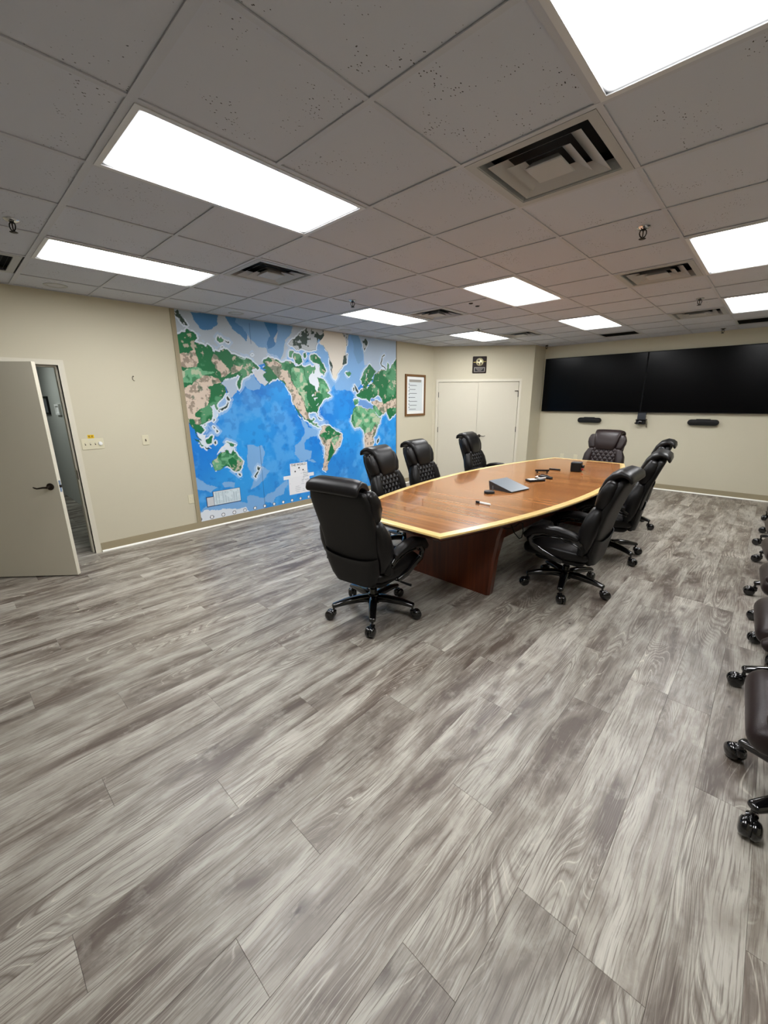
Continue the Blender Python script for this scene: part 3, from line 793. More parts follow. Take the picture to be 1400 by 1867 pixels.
 ('L', '2847,1691 2958,1691 2972,1634 2891,1590 2852,1613'),
 ('K', '2887,1947 2925,1903 2963,1837 2946,1803 2907,1847 2894,1903'),
 ('K', '2845,1869 2885,1886 2875,1830 2852,1825'),
 ('L', '2857,1553 2955,1585 3019,1584 3068,1549 3184,1530 3321,1527 3373,1497 3442,1399 3513,1348 3549,1371 3531,1323 3457,1228 3401,1133 3382,1048 3328,1002 3344,927 3289,820 3165,782 3115,847 3093,970 3104,1066 3056,1164 3008,1214 2877,1208 2830,1234 2769,1306 2781,1396 2823,1474'),
 ('T', '3289,1639 3429,1674 3535,1638 3625,1588 3774,1672 3994,1721 3994,1546 3773,1537 3698,1465 3605,1418 3514,1445 3444,1555 3340,1592'),
 ('L', '3375,1592 3497,1494 3605,1431 3513,1372 3460,1398 3373,1532'),
 ('G', '3698,1526 3994,1496 3945,1409 3848,1361 3791,1301 3744,1377 3697,1440'),
 ('T', '3105,1102 3277,1103 3350,1209 3421,1242 3401,1133 3364,1049 3328,1002 3344,927 3289,820 3165,782 3115,847 3093,970'),
 ('G', '2781,1396 2838,1451 2850,1337 2878,1232 2830,1234 2769,1306'),
 ('G', '3150,1525 3252,1523 3234,1464 3183,1477'),
 ('K', '3435,970 3489,991 3470,918 3424,896'),
 ('j', '2956,1642 3023,1687 3104,1664 3170,1640 3288,1593 3339,1580 3321,1533 3184,1536 3085,1561 3020,1596 2963,1597'),
 ('j', '3264,1675 3308,1721 3377,1698 3393,1656 3289,1651'),
 ('T', '2105,1269 2189,1276 2259,1278 2314,1237 2384,1189 2456,1141 2545,1113 2550,1055 2524,989 2490,923 2413,873 2365,809 2332,755 2279,715 2240,662 2207,598 2218,539 2159,512 2117,540 2123,630 2143,729 2163,839 2175,927 2130,997 2079,1066 2062,1132 2086,1184 2123,1225'),
 ('G', '2083,1141 2154,1169 2296,1161 2384,1189 2530,1114 2498,1093 2379,1089 2305,1072 2217,1034 2163,1082 2094,1097'),
 ('G', '2174,1266 2259,1273 2314,1237 2384,1189 2354,1169 2239,1165 2184,1189'),
 ('G', '2316,993 2335,947 2366,831 2317,745 2241,685 2213,699 2248,820 2267,897'),
 ('L', '2320,1071 2483,1083 2465,1016 2371,933 2344,980 2331,1015'),
 ('K', '2024,1446 2105,1402 2152,1372 2092,1388'),
)
N_OCEAN = 28

# ================================================================== WORLD MAP MURAL (flat print: colours per vertex)
MY0, MY1, MZ0, MZ1 = 1.455, 5.420, 0.105, 2.733
def build_mural():
    NX, NZ = 700, 464
    W = (MY1 - MY0) * 1000
    us = np.linspace(0, W, NX); zs = np.linspace(MZ0 * 1000, MZ1 * 1000, NZ)
    U, V = np.meshgrid(us, zs)
    rng = np.random.default_rng(5)
    def vn(cx, cz):
        g = rng.random((cz + 2, cx + 2))
        fx = np.linspace(0, cx, NX); fz = np.linspace(0, cz, NZ)
        ix = fx.astype(int); iz = fz.astype(int)
        tx = fx - ix; tz = fz - iz
        tx = tx * tx * (3 - 2 * tx); tz = tz * tz * (3 - 2 * tz)
        a = g[np.ix_(iz, ix)] * (1 - tx) + g[np.ix_(iz, ix + 1)] * tx
        b = g[np.ix_(iz + 1, ix)] * (1 - tx) + g[np.ix_(iz + 1, ix + 1)] * tx
        return a * (1 - tz[:, None]) + b * tz[:, None]
    def fbm(c, oct_=5):
        s = 0; w = 0; a = 1.0
        for k in range(oct_):
            s = s + a * vn(c * 2 ** k, max(2, int(c * 0.66)) * 2 ** k); w += a; a *= 0.55
        return s / w
    n1, n2, n3, n4 = fbm(6), fbm(14), fbm(40, 4), fbm(90, 3)
    # jitter makes traced coasts ragged like real ones
    U2 = U + (fbm(60, 4) - 0.5) * 50; V2 = V + (fbm(60, 4) - 0.5) * 50
    def inside(pts, X, Y):
        p = np.array(pts, float)
        m = np.zeros(X.shape, bool)
        i0 = np.searchsorted(us, p[:, 0].min() - 40); i1 = np.searchsorted(us, p[:, 0].max() + 40)
        k0 = np.searchsorted(zs, p[:, 1].min() - 40); k1 = np.searchsorted(zs, p[:, 1].max() + 40)
        if i1 <= i0 or k1 <= k0: return m
        x = X[k0:k1, i0:i1]; y = Y[k0:k1, i0:i1]; r = np.zeros(x.shape, bool)
        for a in range(len(p)):
            xa, ya = p[a]; xb, yb = p[a - 1]
            if ya == yb: continue
            c = ((ya > y) != (yb > y)) & (x < (xb - xa) * (y - ya) / (yb - ya) + xa)
            r ^= c
        m[k0:k1, i0:i1] = r
        return m
    def C(*c): return np.array(lin(*c))
    img = np.zeros((NZ, NX, 3))
    t = np.clip((n1 - 0.35) / 0.35, 0, 1)[..., None]
    img[:] = C(0, 122, 214) * (1 - t) + C(28, 152, 232) * t
    lo = np.clip((V - 300) / 700, 0, 1)[..., None]
    img = img * lo + (1 - lo) * (img * 0.5 + C(62, 156, 222) * 0.5)
    streak = np.clip((n2 - 0.56) / 0.1, 0, 1)[..., None] * 0.5
    img = img * (1 - streak) + C(96, 178, 240) * streak
    dk = np.clip((0.40 - n3) / 0.06, 0, 1)[..., None] * 0.35
    img = img * (1 - dk) + C(0, 104, 196) * dk
    OC = {'a': C(178, 192, 205), 'b': C(122, 172, 222), 'd': C(72, 132, 186), 'e': C(112, 160, 206), 'f': C(44, 118, 178), 'g': C(176, 196, 218),
          'j': C(98, 154, 220), 'w': C(222, 229, 236), 'p': C(206, 212, 220)}
    polys = [(k, [tuple(map(float, q.split(','))) for q in s.split()]) for k, s in MAP_POLYS]
    for k, p in polys[:N_OCEAN]:
        m = inside(p, U2, V2)
        img[m] = OC[k] * (0.96 + 0.08 * n2[m][:, None])
    land = np.zeros((NZ, NX), bool); key = np.full((NZ, NX), ' ')
    for k, p in polys[N_OCEAN:]:
        m = inside(p, U2, V2)
        key[m] = k
        if k not in 'wj': land |= m
        else: land &= ~m
    # shallow shelf around the coasts
    def grow(m, n):
        for _ in range(n):
            q = m.copy(); q[1:] |= m[:-1]; q[:-1] |= m[1:]; q[:, 1:] |= m[:, :-1]; q[:, :-1] |= m[:, 1:]; m = q
        return m
    g3, g8 = grow(land, 4), grow(land, 10)
    ring = g8 & ~land & (n2 > 0.50)
    img[ring] = img[ring] * 0.45 + C(176, 206, 236) * 0.55
    ring = g3 & ~land & (n2 > 0.36)
    img[ring] = C(214, 226, 238)
    G, L, TN, K, CR = C(0, 106, 58), C(106, 172, 128), C(216, 198, 180), C(30, 56, 48), C(226, 219, 206)
    for kk in 'GLTKCSwj':
        m = key == kk
        if not m.any(): continue
        a = n3[m][:, None]; b = n4[m][:, None]; c = n2[m][:, None]
        if kk == 'G':
            col = G * (0.9 + 0.3 * c); w = np.clip((c - 0.55) / 0.07, 0, 1) * 0.55; col = col * (1 - w) + L * w
            w = np.clip((a * 0.6 + b * 0.4 - 0.62) / 0.05, 0, 1) * 0.7; col = col * (1 - w) + TN * w
        elif kk == 'L':
            col = L * (0.9 + 0.25 * c); w = np.clip((a - 0.56) / 0.05, 0, 1) * 0.7; col = col * (1 - w) + C(205, 206, 178) * w
            w = np.clip((0.42 - a) / 0.05, 0, 1) * 0.7; col = col * (1 - w) + G * w
        elif kk == 'T':
            col = TN * (0.92 + 0.12 * c); w = np.clip((0.43 - b) / 0.06, 0, 1) * 0.7; col = col * (1 - w) + C(120, 104, 88) * w
            w = np.clip((0.40 - a) / 0.05, 0, 1) * 0.7; col = col * (1 - w) + C(36, 84, 58) * w
        elif kk == 'K': col = K * (0.7 + 0.9 * a)
        elif kk == 'C': col = CR * (0.97 + 0.05 * c)
        elif kk == 'S':
            w = np.clip((a - 0.45) / 0.03, 0, 1); col = C(44, 66, 58) * (1 - w) + C(186, 194, 200) * w
        elif kk == 'w': col = np.repeat(C(222, 229, 238)[None], m.sum(), 0)
        else: col = np.repeat(C(104, 152, 214)[None], m.sum(), 0)
        img[m] = col
    edge = grow(~land & (key == ' '), 1) & land & (n3 > 0.42)
    img[edge] = img[edge] * 0.3 + C(20, 48, 40) * 0.7
    # printed index box, legend and date line
    def rect(u0, u1, v0, v1, c): img[(U >= u0) & (U <= u1) & (V >= v0) & (V <= v1)] = c
    navy = C(24, 52, 96)
    rect(99, 600, 286, 424, navy); rect(196, 600, 286, 489, navy)
    rect(108, 200, 294, 416, C(206, 208, 212)); rect(205, 592, 294, 481, C(212, 226, 232))
    m = (U > 214) & (U < 584) & (V > 304) & (V < 472) & (np.sin(U * 0.32) > 0.25) & (n4 > 0.42)
    img[m] = C(168, 186, 196)
    rect(1333, 1915, 484, 538, C(232, 234, 236)); rect(1458, 1792, 500, 722, C(234, 235, 236)); rect(1422, 1826, 226, 505, C(230, 231, 233))
    m = (U > 1440) & (U < 1810) & (V > 250) & (V < 640) & (np.sin(V * 0.22) > 0.55) & (n3 > 0.53)
    img[m] = C(172, 176, 180)
    for u0, v0 in ((1552, 590), (1706, 600), (1628, 640)):
        rect(u0 - 12, u0 + 12, v0 - 12, v0 + 12, C(40, 42, 46))
    m = (np.abs(U - 970) < 4) & ((V < 1050) & (V > 150) | (V > 2430) & (V < 2690)) & ~land
    img[m] = C(40, 84, 140)
    # time zone dials
    for q in range(24):
        uc = -14 + 163.5 * q
        r = np.hypot(U - uc, V - 139)
        img[r < 27] = C(24, 46, 70)
        img[r < 19] = C(238, 240, 242)
    me = bpy.data.meshes.new('map_print')
    vs_ = np.zeros((NZ * NX, 3)); vs_[:, 1] = U.ravel() / 1000; vs_[:, 2] = V.ravel() / 1000
    k = np.arange((NZ - 1) * NX).reshape(NZ - 1, NX)[:, :-1].ravel()
    quads = np.stack([k, k + 1, k + NX + 1, k + NX], 1)
    me.vertices.add(len(vs_)); me.vertices.foreach_set('co', vs_.ravel())
    me.loops.add(quads.size); me.loops.foreach_set('vertex_index', quads.ravel())
    me.polygons.add(len(quads)); me.polygons.foreach_set('loop_start', np.arange(0, quads.size, 4)); me.polygons.foreach_set('loop_total', np.full(len(quads), 4))
    me.update(calc_edges=True)
    at = me.color_attributes.new('print', 'FLOAT_COLOR', 'POINT')
    rgba = np.ones((NZ * NX, 4)); rgba[:, :3] = np.clip(img, 0, 1).reshape(-1, 3)
    at.data.foreach_set('color', rgba.ravel())
    m = mat('printed_map_paper', (0.3, 0.4, 0.5), 0.5)
    t = NT(m); a = t.n('ShaderNodeVertexColor'); a.layer_name = 'print'
    t.l(a, 'Color', t.b, 'Base Color')
    root = thing('world_map_mural', 'large blue and green world map mural covering the left wall', 'wall map', (0, MY0, 0))
    p = obj('map_print', me, m, root); p.location = (0.0062, 0, 0)
    MB().box(0.0005, 0.0060, 0, MY1 - MY0, MZ0, MZ1).build('backing_panel', M_PAPER, root)
    MB().box(0.0005, 0.014, -0.052, -0.001, MZ0, MZ1).build('edge_trim', M_BASE, root)
    MB().box(0.0005, 0.014, MY1 - MY0 + 0.001, MY1 - MY0 + 0.018, MZ0, MZ1).build('edge_trim', M_BASE, root)
    tx = obj('map_title', text_mesh('THE WORLD', 0.050), M_BLACK, root)
    tx.matrix_local = Matrix(((0, 0, 1, 0.0072), (1, 0, 0, 1.625), (0, 1, 0, 0.692), (0, 0, 0, 1)))
build_mural()

# ================================================================== THINGS ON THE WALLS
# local frame for things on the left wall: x -> +Y, y -> up, z -> out of the wall
def wall_frame(o, p, ux, n):
    ux, n = Vector(ux), Vector(n)
    o.matrix_world = Matrix(((ux.x, 0, n.x, p[0]), (ux.y, 0, n.y, p[1]), (0, 1, 0, p[2]), (0, 0, 0, 1)))
def wthing(name, label, cat, p, ux=(0, 1, 0), n=(1, 0, 0), group=None):
    t = thing(name, label, cat, (0, 0, 0), 0, group)
    wall_frame(t, p, ux, n)
    return t
# framed certificate
t = wthing('framed_document', 'framed white document in brown wood on the wall beside the map', 'picture frame', (0.0, 6.003, 1.763))
fw, fh = 0.318, 0.402
rect_ring(MB(), -fw, fw, -fh, fh, 0.042, 0.001, 0.026).build('frame', M_FRAMEWOOD, t)
rect_ring(MB(), -fw + 0.042, fw - 0.042, -fh + 0.042, fh - 0.042, 0.055, 0.006, 0.012).build('mat_board', M_PAPER, t)
def m_doc():
    m = mat('printed_document', lin(205, 212, 214), 0.6)
    n = NT(m); tc = n.n('ShaderNodeTexCoord'); sx = n.n('ShaderNodeSeparateXYZ'); n.l(tc, 'Object', sx, 0)
    row = n.math('FRACT', n.math('MULTIPLY', sx.outputs[1], 13.0))
    a = n.math('MULTIPLY', n.math('GREATER_THAN', row, 0.42), n.math('LESS_THAN', row, 0.56))
    nz = n.noise(n.vec(tc.outputs['Object'], (9, 13, 1)), 1, 1)
    a = n.math('MULTIPLY', a, n.math('LESS_THAN', n.math('ADD', sx.outputs[0], n.math('MULTIPLY', nz, 0.28)), 0.18))
    a = n.math('MULTIPLY', a, n.math('GREATER_THAN', sx.outputs[0], -0.185))
    n.t.links.new(n.mix(a, lin(206, 213, 214), lin(96, 104, 110)), n.b.inputs['Base Color'])
    return m
MB().box(-fw + 0.09, fw - 0.09, -fh + 0.09, fh - 0.09, 0.004, 0.008).build('document', m_doc(), t)
MB().box(-0.19, 0.19, 0.255, 0.305, 0.0075, 0.0085).build('heading', mat('document_heading', lin(150, 146, 138), 0.6), t)
for k in range(8):
    MB().box(-0.205, -0.188, 0.205 - k * 0.064, 0.225 - k * 0.064, 0.0075, 0.0086).build('bullet', M_BLACK, t)

# plaque above the closet
pc = CM @ Vector((0.938, 0, 2.368)); 
t = wthing('award_plaque', 'dark wooden plaque with a brass globe above the closet doors', 'plaque', pc, CE, CN)
MB().rbox(-0.142, 0.142, -0.165, 0.165, 0.0, 0.022, 0.015).build('board', M_WALNUT, t, 40)
gl = MB().rings([[Vector((r * math.cos(2 * PI * k / 28), 0.055 + r * math.sin(2 * PI * k / 28), z)) for k in range(28)] for r, z in ((0.078, 0.022), (0.076, 0.030), (0.060, 0.044), (0.035, 0.054), (0.004, 0.057))]).build('globe', mat('brass_globe', lin(236, 230, 190), 0.35, 0.5), t, 60)
for pts in ([(-0.05, 0.085), (-0.01, 0.10), (0.0, 0.07), (-0.02, 0.05), (-0.04, 0.06)], [(0.005, 0.045), (0.035, 0.04), (0.03, 0.01), (0.012, -0.01)], [(-0.045, 0.03), (-0.025, 0.035), (-0.02, 0.005), (-0.035, 0.0)]):
    MB().prism(pts, 0.040, 0.0585).build('continent', M_BRONZE, gl)
MB().box(-0.128, -0.074, 0.045, 0.053, 0.022, 0.027).build('pointer', M_GOLD, t); MB().box(0.074, 0.128, 0.057, 0.065, 0.022, 0.027).build('pointer', M_GOLD, t)
MB().box(-0.108, 0.108, -0.140, -0.050, 0.022, 0.0245).build('name_plate', M_SILVER, t)
MB().box(-0.098, 0.098, -0.132, -0.058, 0.0245, 0.0255).build('engraved_field', M_BLACK, t)
for k, w in enumerate((0.075, 0.060, 0.040)): MB().box(-w, w, -0.076 - k * 0.02, -0.070 - k * 0.02, 0.0255, 0.0262).build('engraved_line', M_SILVER, t)

# switches, outlets, label, hook on the left wall
t = wthing('switch_plate', 'wide cream plate with three toggles and a dimmer knob beside the door', 'light switch', (0, 0.402, 1.232))
MB().rbox(-0.103, 0.103, -0.058, 0.058, 0, 0.006, 0.004).build('plate', M_CREAM, t)
for k in range(3):
    x = -0.069 + k * 0.046
    MB().box(x - 0.005, x + 0.005, -0.012, 0.012, 0.006, 0.0066).build('slot', M_BRONZE, t)
    MB().box(x - 0.004, x + 0.004, 0.0, 0.011, 0.006, 0.020).build('toggle', M_CREAM, t)
MB().lathe([(0.020, 0.006), (0.019, 0.020), (0.016, 0.022)], (0.069, 0, 0), (0, 0, 1), 18).build('dimmer_knob', M_WHITE, t, 40)
t = wthing('warning_label', 'small yellow label stuck above the wide switch plate', 'label', (0, 0.396, 1.312))
MB().box(-0.030, 0.030, -0.019, 0.019, 0.0005, 0.0022).build('sticker', M_YELLOW, t)
for x, y, w, h in ((-0.016, 0.002, 0.008, 0.009), (0.012, 0.003, 0.009, 0.008), (0, -0.012, 0.020, 0.002)): MB().box(x - w, x + w, y - h, y + h, 0.0022, 0.0027).build('printed_mark', mat('label_print', lin(150, 110, 10), 0.5), t)
t = wthing('light_switch', 'single cream toggle switch between the wide plate and the map', 'light switch', (0, 0.932, 1.236))
MB().rbox(-0.036, 0.036, -0.058, 0.058, 0, 0.006, 0.004).build('plate', M_CREAM, t); MB().box(-0.005, 0.005, -0.012, 0.012, 0.006, 0.0066).build('slot', M_BRONZE, t); MB().box(-0.004, 0.004, -0.012, 0.0, 0.006, 0.020).build('toggle', M_BRONZE, t)
def outlet(label, p, ux, n, blank=False):
    t = wthing('wall_outlet', label, 'outlet', p, ux, n)
    MB().rbox(-0.036, 0.036, -0.058, 0.058, 0, 0.006, 0.004).build('plate', M_CREAM, t)
    for y in (-0.022, 0.022): MB().lathe([(0.015, 0.006), (0.015, 0.0075), (0.012, 0.008)], (0, y, 0), (0, 0, 1), 16).build('socket', M_CREAM, t, 40)
    return t
outlet('cream wall outlet at the lower left edge of the map', (0, 1.362, 0.437), (0, 1, 0), (1, 0, 0))
outlet('cream wall outlet low on the screen wall, left of the pair', (2.17, YB, 0.47), (1, 0, 0), (0, -1, 0))
outlet('cream wall outlet low on the screen wall, right of the pair', (2.45, YB, 0.47), (1, 0, 0), (0, -1, 0))
t = wthing('wall_hook', 'tiny dark wire hook high on the bare wall left of the map', 'hook', (0, 0.905, 1.93))
MB().tube([(0.010, 0.022, 0.001), (-0.002, 0.024, 0.010), (-0.010, 0.014, 0.012), (-0.010, -0.006, 0.012), (0.000, -0.022, 0.012), (0.010, -0.022, 0.010)], 0.003, 8).build('wire', M_BRONZE, t, 60)
MB().box(-0.002, 0.008, 0.018, 0.030, 0, 0.003).build('nail_plate', M_BRONZE, t)

# small frames in the hallway
def hall_frame(label, x0, x1, z0, z1, fm, im):
    t = wthing('picture_frame', label, 'picture frame', ((x0 + x1) / 2, 0.66, (z0 + z1) / 2), (1, 0, 0), (0, -1, 0))
    w, h = (x1 - x0) / 2, (z1 - z0) / 2
    rect_ring(MB(), -w, w, -h, h, 0.03, 0.001, 0.03).build('frame', fm, t)
    MB().box(-w + 0.03, w - 0.03, -h + 0.03, h - 0.03, 0.002, 0.012).build('picture', im, t)
hall_frame('black framed picture in the dark hallway behind the door', -4.30, -3.78, 1.475, 1.78, M_BLACK, M_GREY)
hall_frame('small framed picture, whitened for its glass reflection, in the hallway next to the door jamb', -3.20, -2.88, 1.48, 1.648, M_WHITE, M_PAPER)  # white picture area stands for light reflected in the glass

# ---- two black screens side by side
def screen(label, x0, x1, z0, z1):
    t = thing('wall_screen', label, 'television', ((x0 + x1) / 2, YB, (z0 + z1) / 2), 0, 'pair of large black wall screens')
    w, h = (x1 - x0) / 2, (z1 - z0) / 2
    MB().box(-w, w, -0.075, -0.035, -h, h).build('casing', M_BEZEL, t)
    mb = MB().box(-w, w, -0.079, -0.075, h - 0.012, h).box(-w, w, -0.079, -0.075, -h, -h + 0.014).box(-w, -w + 0.010, -0.079, -0.075, -h + 0.014, h - 0.012).box(w - 0.010, w, -0.079, -0.075, -h + 0.014, h - 0.012)
    mb.build('bezel', M_BEZEL, t)
    MB().box(-w + 0.010, w - 0.010, -0.0765, -0.0745, -h + 0.014, h - 0.012).build('screen_glass', M_SCREEN, t)
    MB().box(-0.35, 0.35, -0.035, 0.0, -0.22, 0.22).build('wall_bracket', M_BLACK, t)
screen('large black wall screen on the left, beside the closet', 1.655, 3.535, 1.418, 2.490)
screen('large black wall screen on the right, running out of the picture', 3.541, 5.421, 1.418, 2.490)

# ---- sound bars and camera under the screens
def sound_bar(label, xc, zc, w):
    t = thing('sound_bar', label, 'sound bar', (xc, YB, zc), 0, 'small black sound bars below the screens')
    r = 0.050
    def ring(y, rr):
        out = []
        for sx, a0 in ((1, -PI / 2), (-1, PI / 2)):
            for k in range(9):
                a = a0 + k / 8 * PI
                out.append(Vector((sx * (w / 2 - r) + rr * math.cos(a), y, rr * math.sin(a))))
        return out
    MB().rings([ring(-0.002, r - 0.008), ring(-0.010, r), ring(-0.070, r), ring(-0.080, r - 0.008), ring(-0.082, r - 0.02)]).build('body', M_BLACK, t, 40)
    MB().rbox(-0.10, 0.10, -0.074, -0.02, 0.046, 0.060, 0.006).build('top_module', M_BLACK, t)
sound_bar('small black sound bar below the left screen', 2.65, 1.252, 0.44)
sound_bar('small black sound bar below the right screen', 4.512, 1.258, 0.44)
t = thing('conference_camera', 'black conference camera on a bracket hanging between the two screens', 'camera', (3.58, YB, 1.26))
MB().box(-0.075, 0.055, -0.060, -0.001, 0.03, 0.20).build('bracket', mat('bracket_grey', lin(40, 44, 52), 0.45), t)
MB().rbox(-0.085, 0.085, -0.150, -0.010, 0.018, 0.030, 0.01).build('shelf', M_BLACK, t)
MB().rbox(-0.080, 0.080, -0.130, -0.030, -0.060, 0.018, 0.02).build('camera_body', M_BLACK, t, 40)
MB().lathe([(0.034, 0.0), (0.034, 0.03), (0.026, 0.036), (0.01, 0.037)], (0, -0.13, -0.02), (0, -1, 0), 20).build('lens_barrel', M_GLOSSBLACK, t, 40)
MB().box(-0.098, -0.085, -0.10, -0.05, -0.052, -0.028).build('side_clip', M_CHROME, t)
MB().tube([(0.078, -0.04, -0.03), (0.088, -0.03, -0.07), (0.086, -0.015, -0.115)], 0.004, 8).build('cable', M_BLACK, t, 60)

# ================================================================== CONFERENCE TABLE
TC = Vector((3.403, 3.748, 0)); TA = -0.011; HL, WE, WM_ = 2.245, 0.507, 0.853
def outline(d, n=28):
    """boat-shaped outline inset by d"""
    w = lambda v: WE + (WM_ - WE) * (1 - (v / HL) ** 2) - d * 1.03
    L = HL - d
    ys = [-L + 2 * L * k / n for k in range(n + 1)]
    return [(w(y), y) for y in ys] + [(-w(y), y) for y in reversed(ys)]
table = thing('conference_table', 'long boat-shaped wooden conference table with a pale edge band', 'table', TC, TA)
band = 0.062
o1, o2 = outline(0.0), outline(band)
m_ = len(o1)
mb = MB()
zs_ = [(o1, 0.744), (o1, 0.757), (outline(0.003), 0.760), (o2, 0.760), (o2, 0.744)]
R = [[Vector((x, y, z)) for x, y in o] for o, z in zs_]
for g in R: mb.v += [tuple(q) for q in g]
for a in range(5):
    b = (a + 1) % 5
    for k in range(m_):
        q = (k + 1) % m_
        mb.f.append((a * m_ + k, a * m_ + q, b * m_ + q, b * m_ + k))
mb.build('edge_band', M_MAPLE, table)
MB().prism(outline(band + 0.0004), 0.745, 0.7598).build('tabletop', M_TOP, table)
MB().rings([[Vector((x, y, z)) for x, y in o] for o, z in ((outline(0.075), 0.690), (outline(0.034), 0.712), (outline(0.010), 0.730), (outline(0.006), 0.7437))]).build('underframe', M_PED, table, 30)
for s in (-1, 1):
    yc = -1.40 if s < 0 else 1.27
    y0, y1 = yc - 0.045, yc + 0.045
    R = []
    for z, w in ((0.0, 0.465), (0.012, 0.470), (0.35, 0.500), (0.55, 0.535), (0.66, 0.57), (0.6905, 0.585)):
        yy = 0.0 if z < 0.3 else (z - 0.3) * 0.06
        r = 0.018
        R.append([Vector((x, y, z)) for x, y in ((-w, y0 - yy + r), (-w + r, y0 - yy), (w - r, y0 - yy), (w, y0 - yy + r), (w, y1 + yy - r), (w - r, y1 + yy), (-w + r, y1 + yy), (-w, y1 + yy - r))])
    MB().rings(R).build('pedestal_panel', M_PED, table, 35)
MB().box(-0.02, 0.02, -1.354, 1.224, 0.16, 0.6895).build('centre_panel', M_PED, table)

def on_table(x, y):
    return (x, y, 0.7603)
# dry-erase marker
t = thing('marker_pen', 'white marker pen with a black cap lying at the near end of the table', 'marker', on_table(3.64, 2.50), -0.03)
MB().cyl((-0.035, 0, 0.010), (0.072, 0, 0.010), 0.0095, 0.0095, 14).build('barrel', M_WHITE, t, 40)
MB().lathe([(0.007, 0), (0.011, 0.003), (0.011, 0.042)], (-0.076, 0, 0.0112), (1, 0, 0), 14).build('cap', M_BLACK, t, 40)
# grey wedge-shaped touch panel and puck
t = thing('control_panel', 'grey wedge-shaped control panel tablet in the middle of the table', 'tablet', on_table(3.49, 3.26), -0.18)
mb = MB()
wv = [(-0.115, -0.15, 0.0), (0.155, -0.15, 0.0), (0.155, 0.15, 0.0), (-0.115, 0.15, 0.0), (-0.13, -0.15, 0.085), (0.165, -0.15, 0.012), (0.165, 0.15, 0.012), (-0.13, 0.15, 0.085)]
mb.add(wv, [(0, 3, 2, 1), (4, 5, 6, 7), (0, 1, 5, 4), (1, 2, 6, 5), (2, 3, 7, 6), (3, 0, 4, 7)]).build('case', mat('panel_case', lin(52, 56, 60), 0.4), t)
MB().add([(-0.128, -0.148, 0.087), (0.163, -0.148, 0.0145), (0.163, 0.148, 0.0145), (-0.128, 0.148, 0.087), (-0.128, -0.148, 0.084), (0.163, -0.148, 0.0115), (0.163, 0.148, 0.0115), (-0.128, 0.148, 0.084)],
         [(0, 1, 2, 3), (7, 6, 5, 4), (0, 4, 5, 1), (1, 5, 6, 2), (2, 6, 7, 3), (3, 7, 4, 0)]).build('screen', mat('panel_face', lin(112, 120, 126), 0.3), t)
t = thing('microphone_puck', 'flat round black puck beside the grey control panel', 'microphone', on_table(3.452, 2.945))
MB().lathe([(0.050, 0), (0.054, 0.008), (0.050, 0.022), (0.030, 0.027), (0.004, 0.028)], n=26).build('puck', M_BLACK, t, 40)
MB().tube([(0.0, 0.050, 0.012), (-0.01, 0.09, 0.03), (-0.03, 0.12, 0.045), (-0.035, 0.135, 0.05)], 0.004, 8).build('cable', M_BLACK, t, 60)
# remote-control tray and neighbours
t = thing('wireless_presenter', 'black and white handheld device with a white face on the far table half', 'device', on_table(3.53, 3.86), -0.55)
MB().rbox(-0.050, 0.050, -0.105, 0.105, 0, 0.024, 0.012).build('body', M_BLACK, t, 40)
MB().box(-0.036, 0.036, -0.088, 0.000, 0.024, 0.0252).build('white_face', M_WHITE, t)
MB().box(-0.034, 0.034, 0.030, 0.080, 0.024, 0.0255).build('button_block', M_GREY, t)
t = thing('adapter_cluster', 'black adapter with short looped leads behind the handheld device', 'adapter', on_table(3.545, 4.10), -0.2)
MB().rbox(-0.075, 0.03, -0.035, 0.035, 0, 0.028, 0.01).build('body', M_BLACK, t, 40)
MB().box(-0.06, 0.0, -0.02, 0.02, 0.028, 0.0295).build('metal_face', M_SILVER, t)
MB().rbox(0.035, 0.085, -0.025, 0.030, 0, 0.024, 0.008).build('plug', M_BLACK, t, 40)
MB().tube([(-0.07, 0.0, 0.02), (-0.09, 0.05, 0.03), (-0.04, 0.09, 0.02), (0.02, 0.07, 0.012), (0.05, 0.03, 0.012)], 0.006, 8).build('lead', M_BLACK, t, 60)
MB().tube([(0.03, -0.03, 0.015), (0.0, -0.09, 0.014), (-0.06, -0.10, 0.02), (-0.08, -0.03, 0.02)], 0.006, 8).build('lead', M_WHITE, t, 60)
t = thing('small_stand', 'thin black bar stand behind the adapter with looped leads', 'stand', on_table(3.37, 4.43), 0.6)
MB().rbox(-0.085, 0.085, -0.012, 0.012, 0.022, 0.045, 0.006).build('bar', M_BLACK, t, 40)
for sx in (-1, 1): MB().box(sx * 0.06 - 0.008, sx * 0.06 + 0.008, -0.015, 0.015, 0, 0.023).build('foot', M_BLACK, t)
t = thing('remote_control', 'slim black remote between the bar stand and the black cube', 'remote', on_table(3.40, 4.77), 0.0)
MB().rbox(-0.072, 0.072, -0.020, 0.020, 0, 0.018, 0.010).build('body', M_BLACK, t, 40)
for k in range(4): MB().lathe([(0.006, 0.018), (0.006, 0.0195), (0.003, 0.020)], (-0.048 + k * 0.028, 0, 0), (0, 0, 1), 10).build('button', M_GREY, t)
t = thing('black_speaker_cube', 'black cube with a small red side knob at the far end of the table', 'speaker', on_table(3.645, 4.85), 0.1)
MB().rbox(-0.062, 0.062, -0.062, 0.062, 0, 0.118, 0.014).build('body', M_BLACK, t, 40)
MB().rbox(-0.055, 0.055, -0.055, 0.055, 0.117, 0.120, 0.012).build('top_face', mat('cube_top', lin(70, 72, 78), 0.3), t, 40)
MB().lathe([(0.018, 0), (0.018, 0.026), (0.012, 0.030)], (0.062, 0, 0.070), (1, 0, 0), 14).build('upper_knob', M_BLACK, t, 40)
MB().lathe([(0.013, 0), (0.013, 0.024), (0.009, 0.027)], (0.062, 0, 0.032), (1, 0, 0), 14).build('red_knob', M_RED, t, 40)
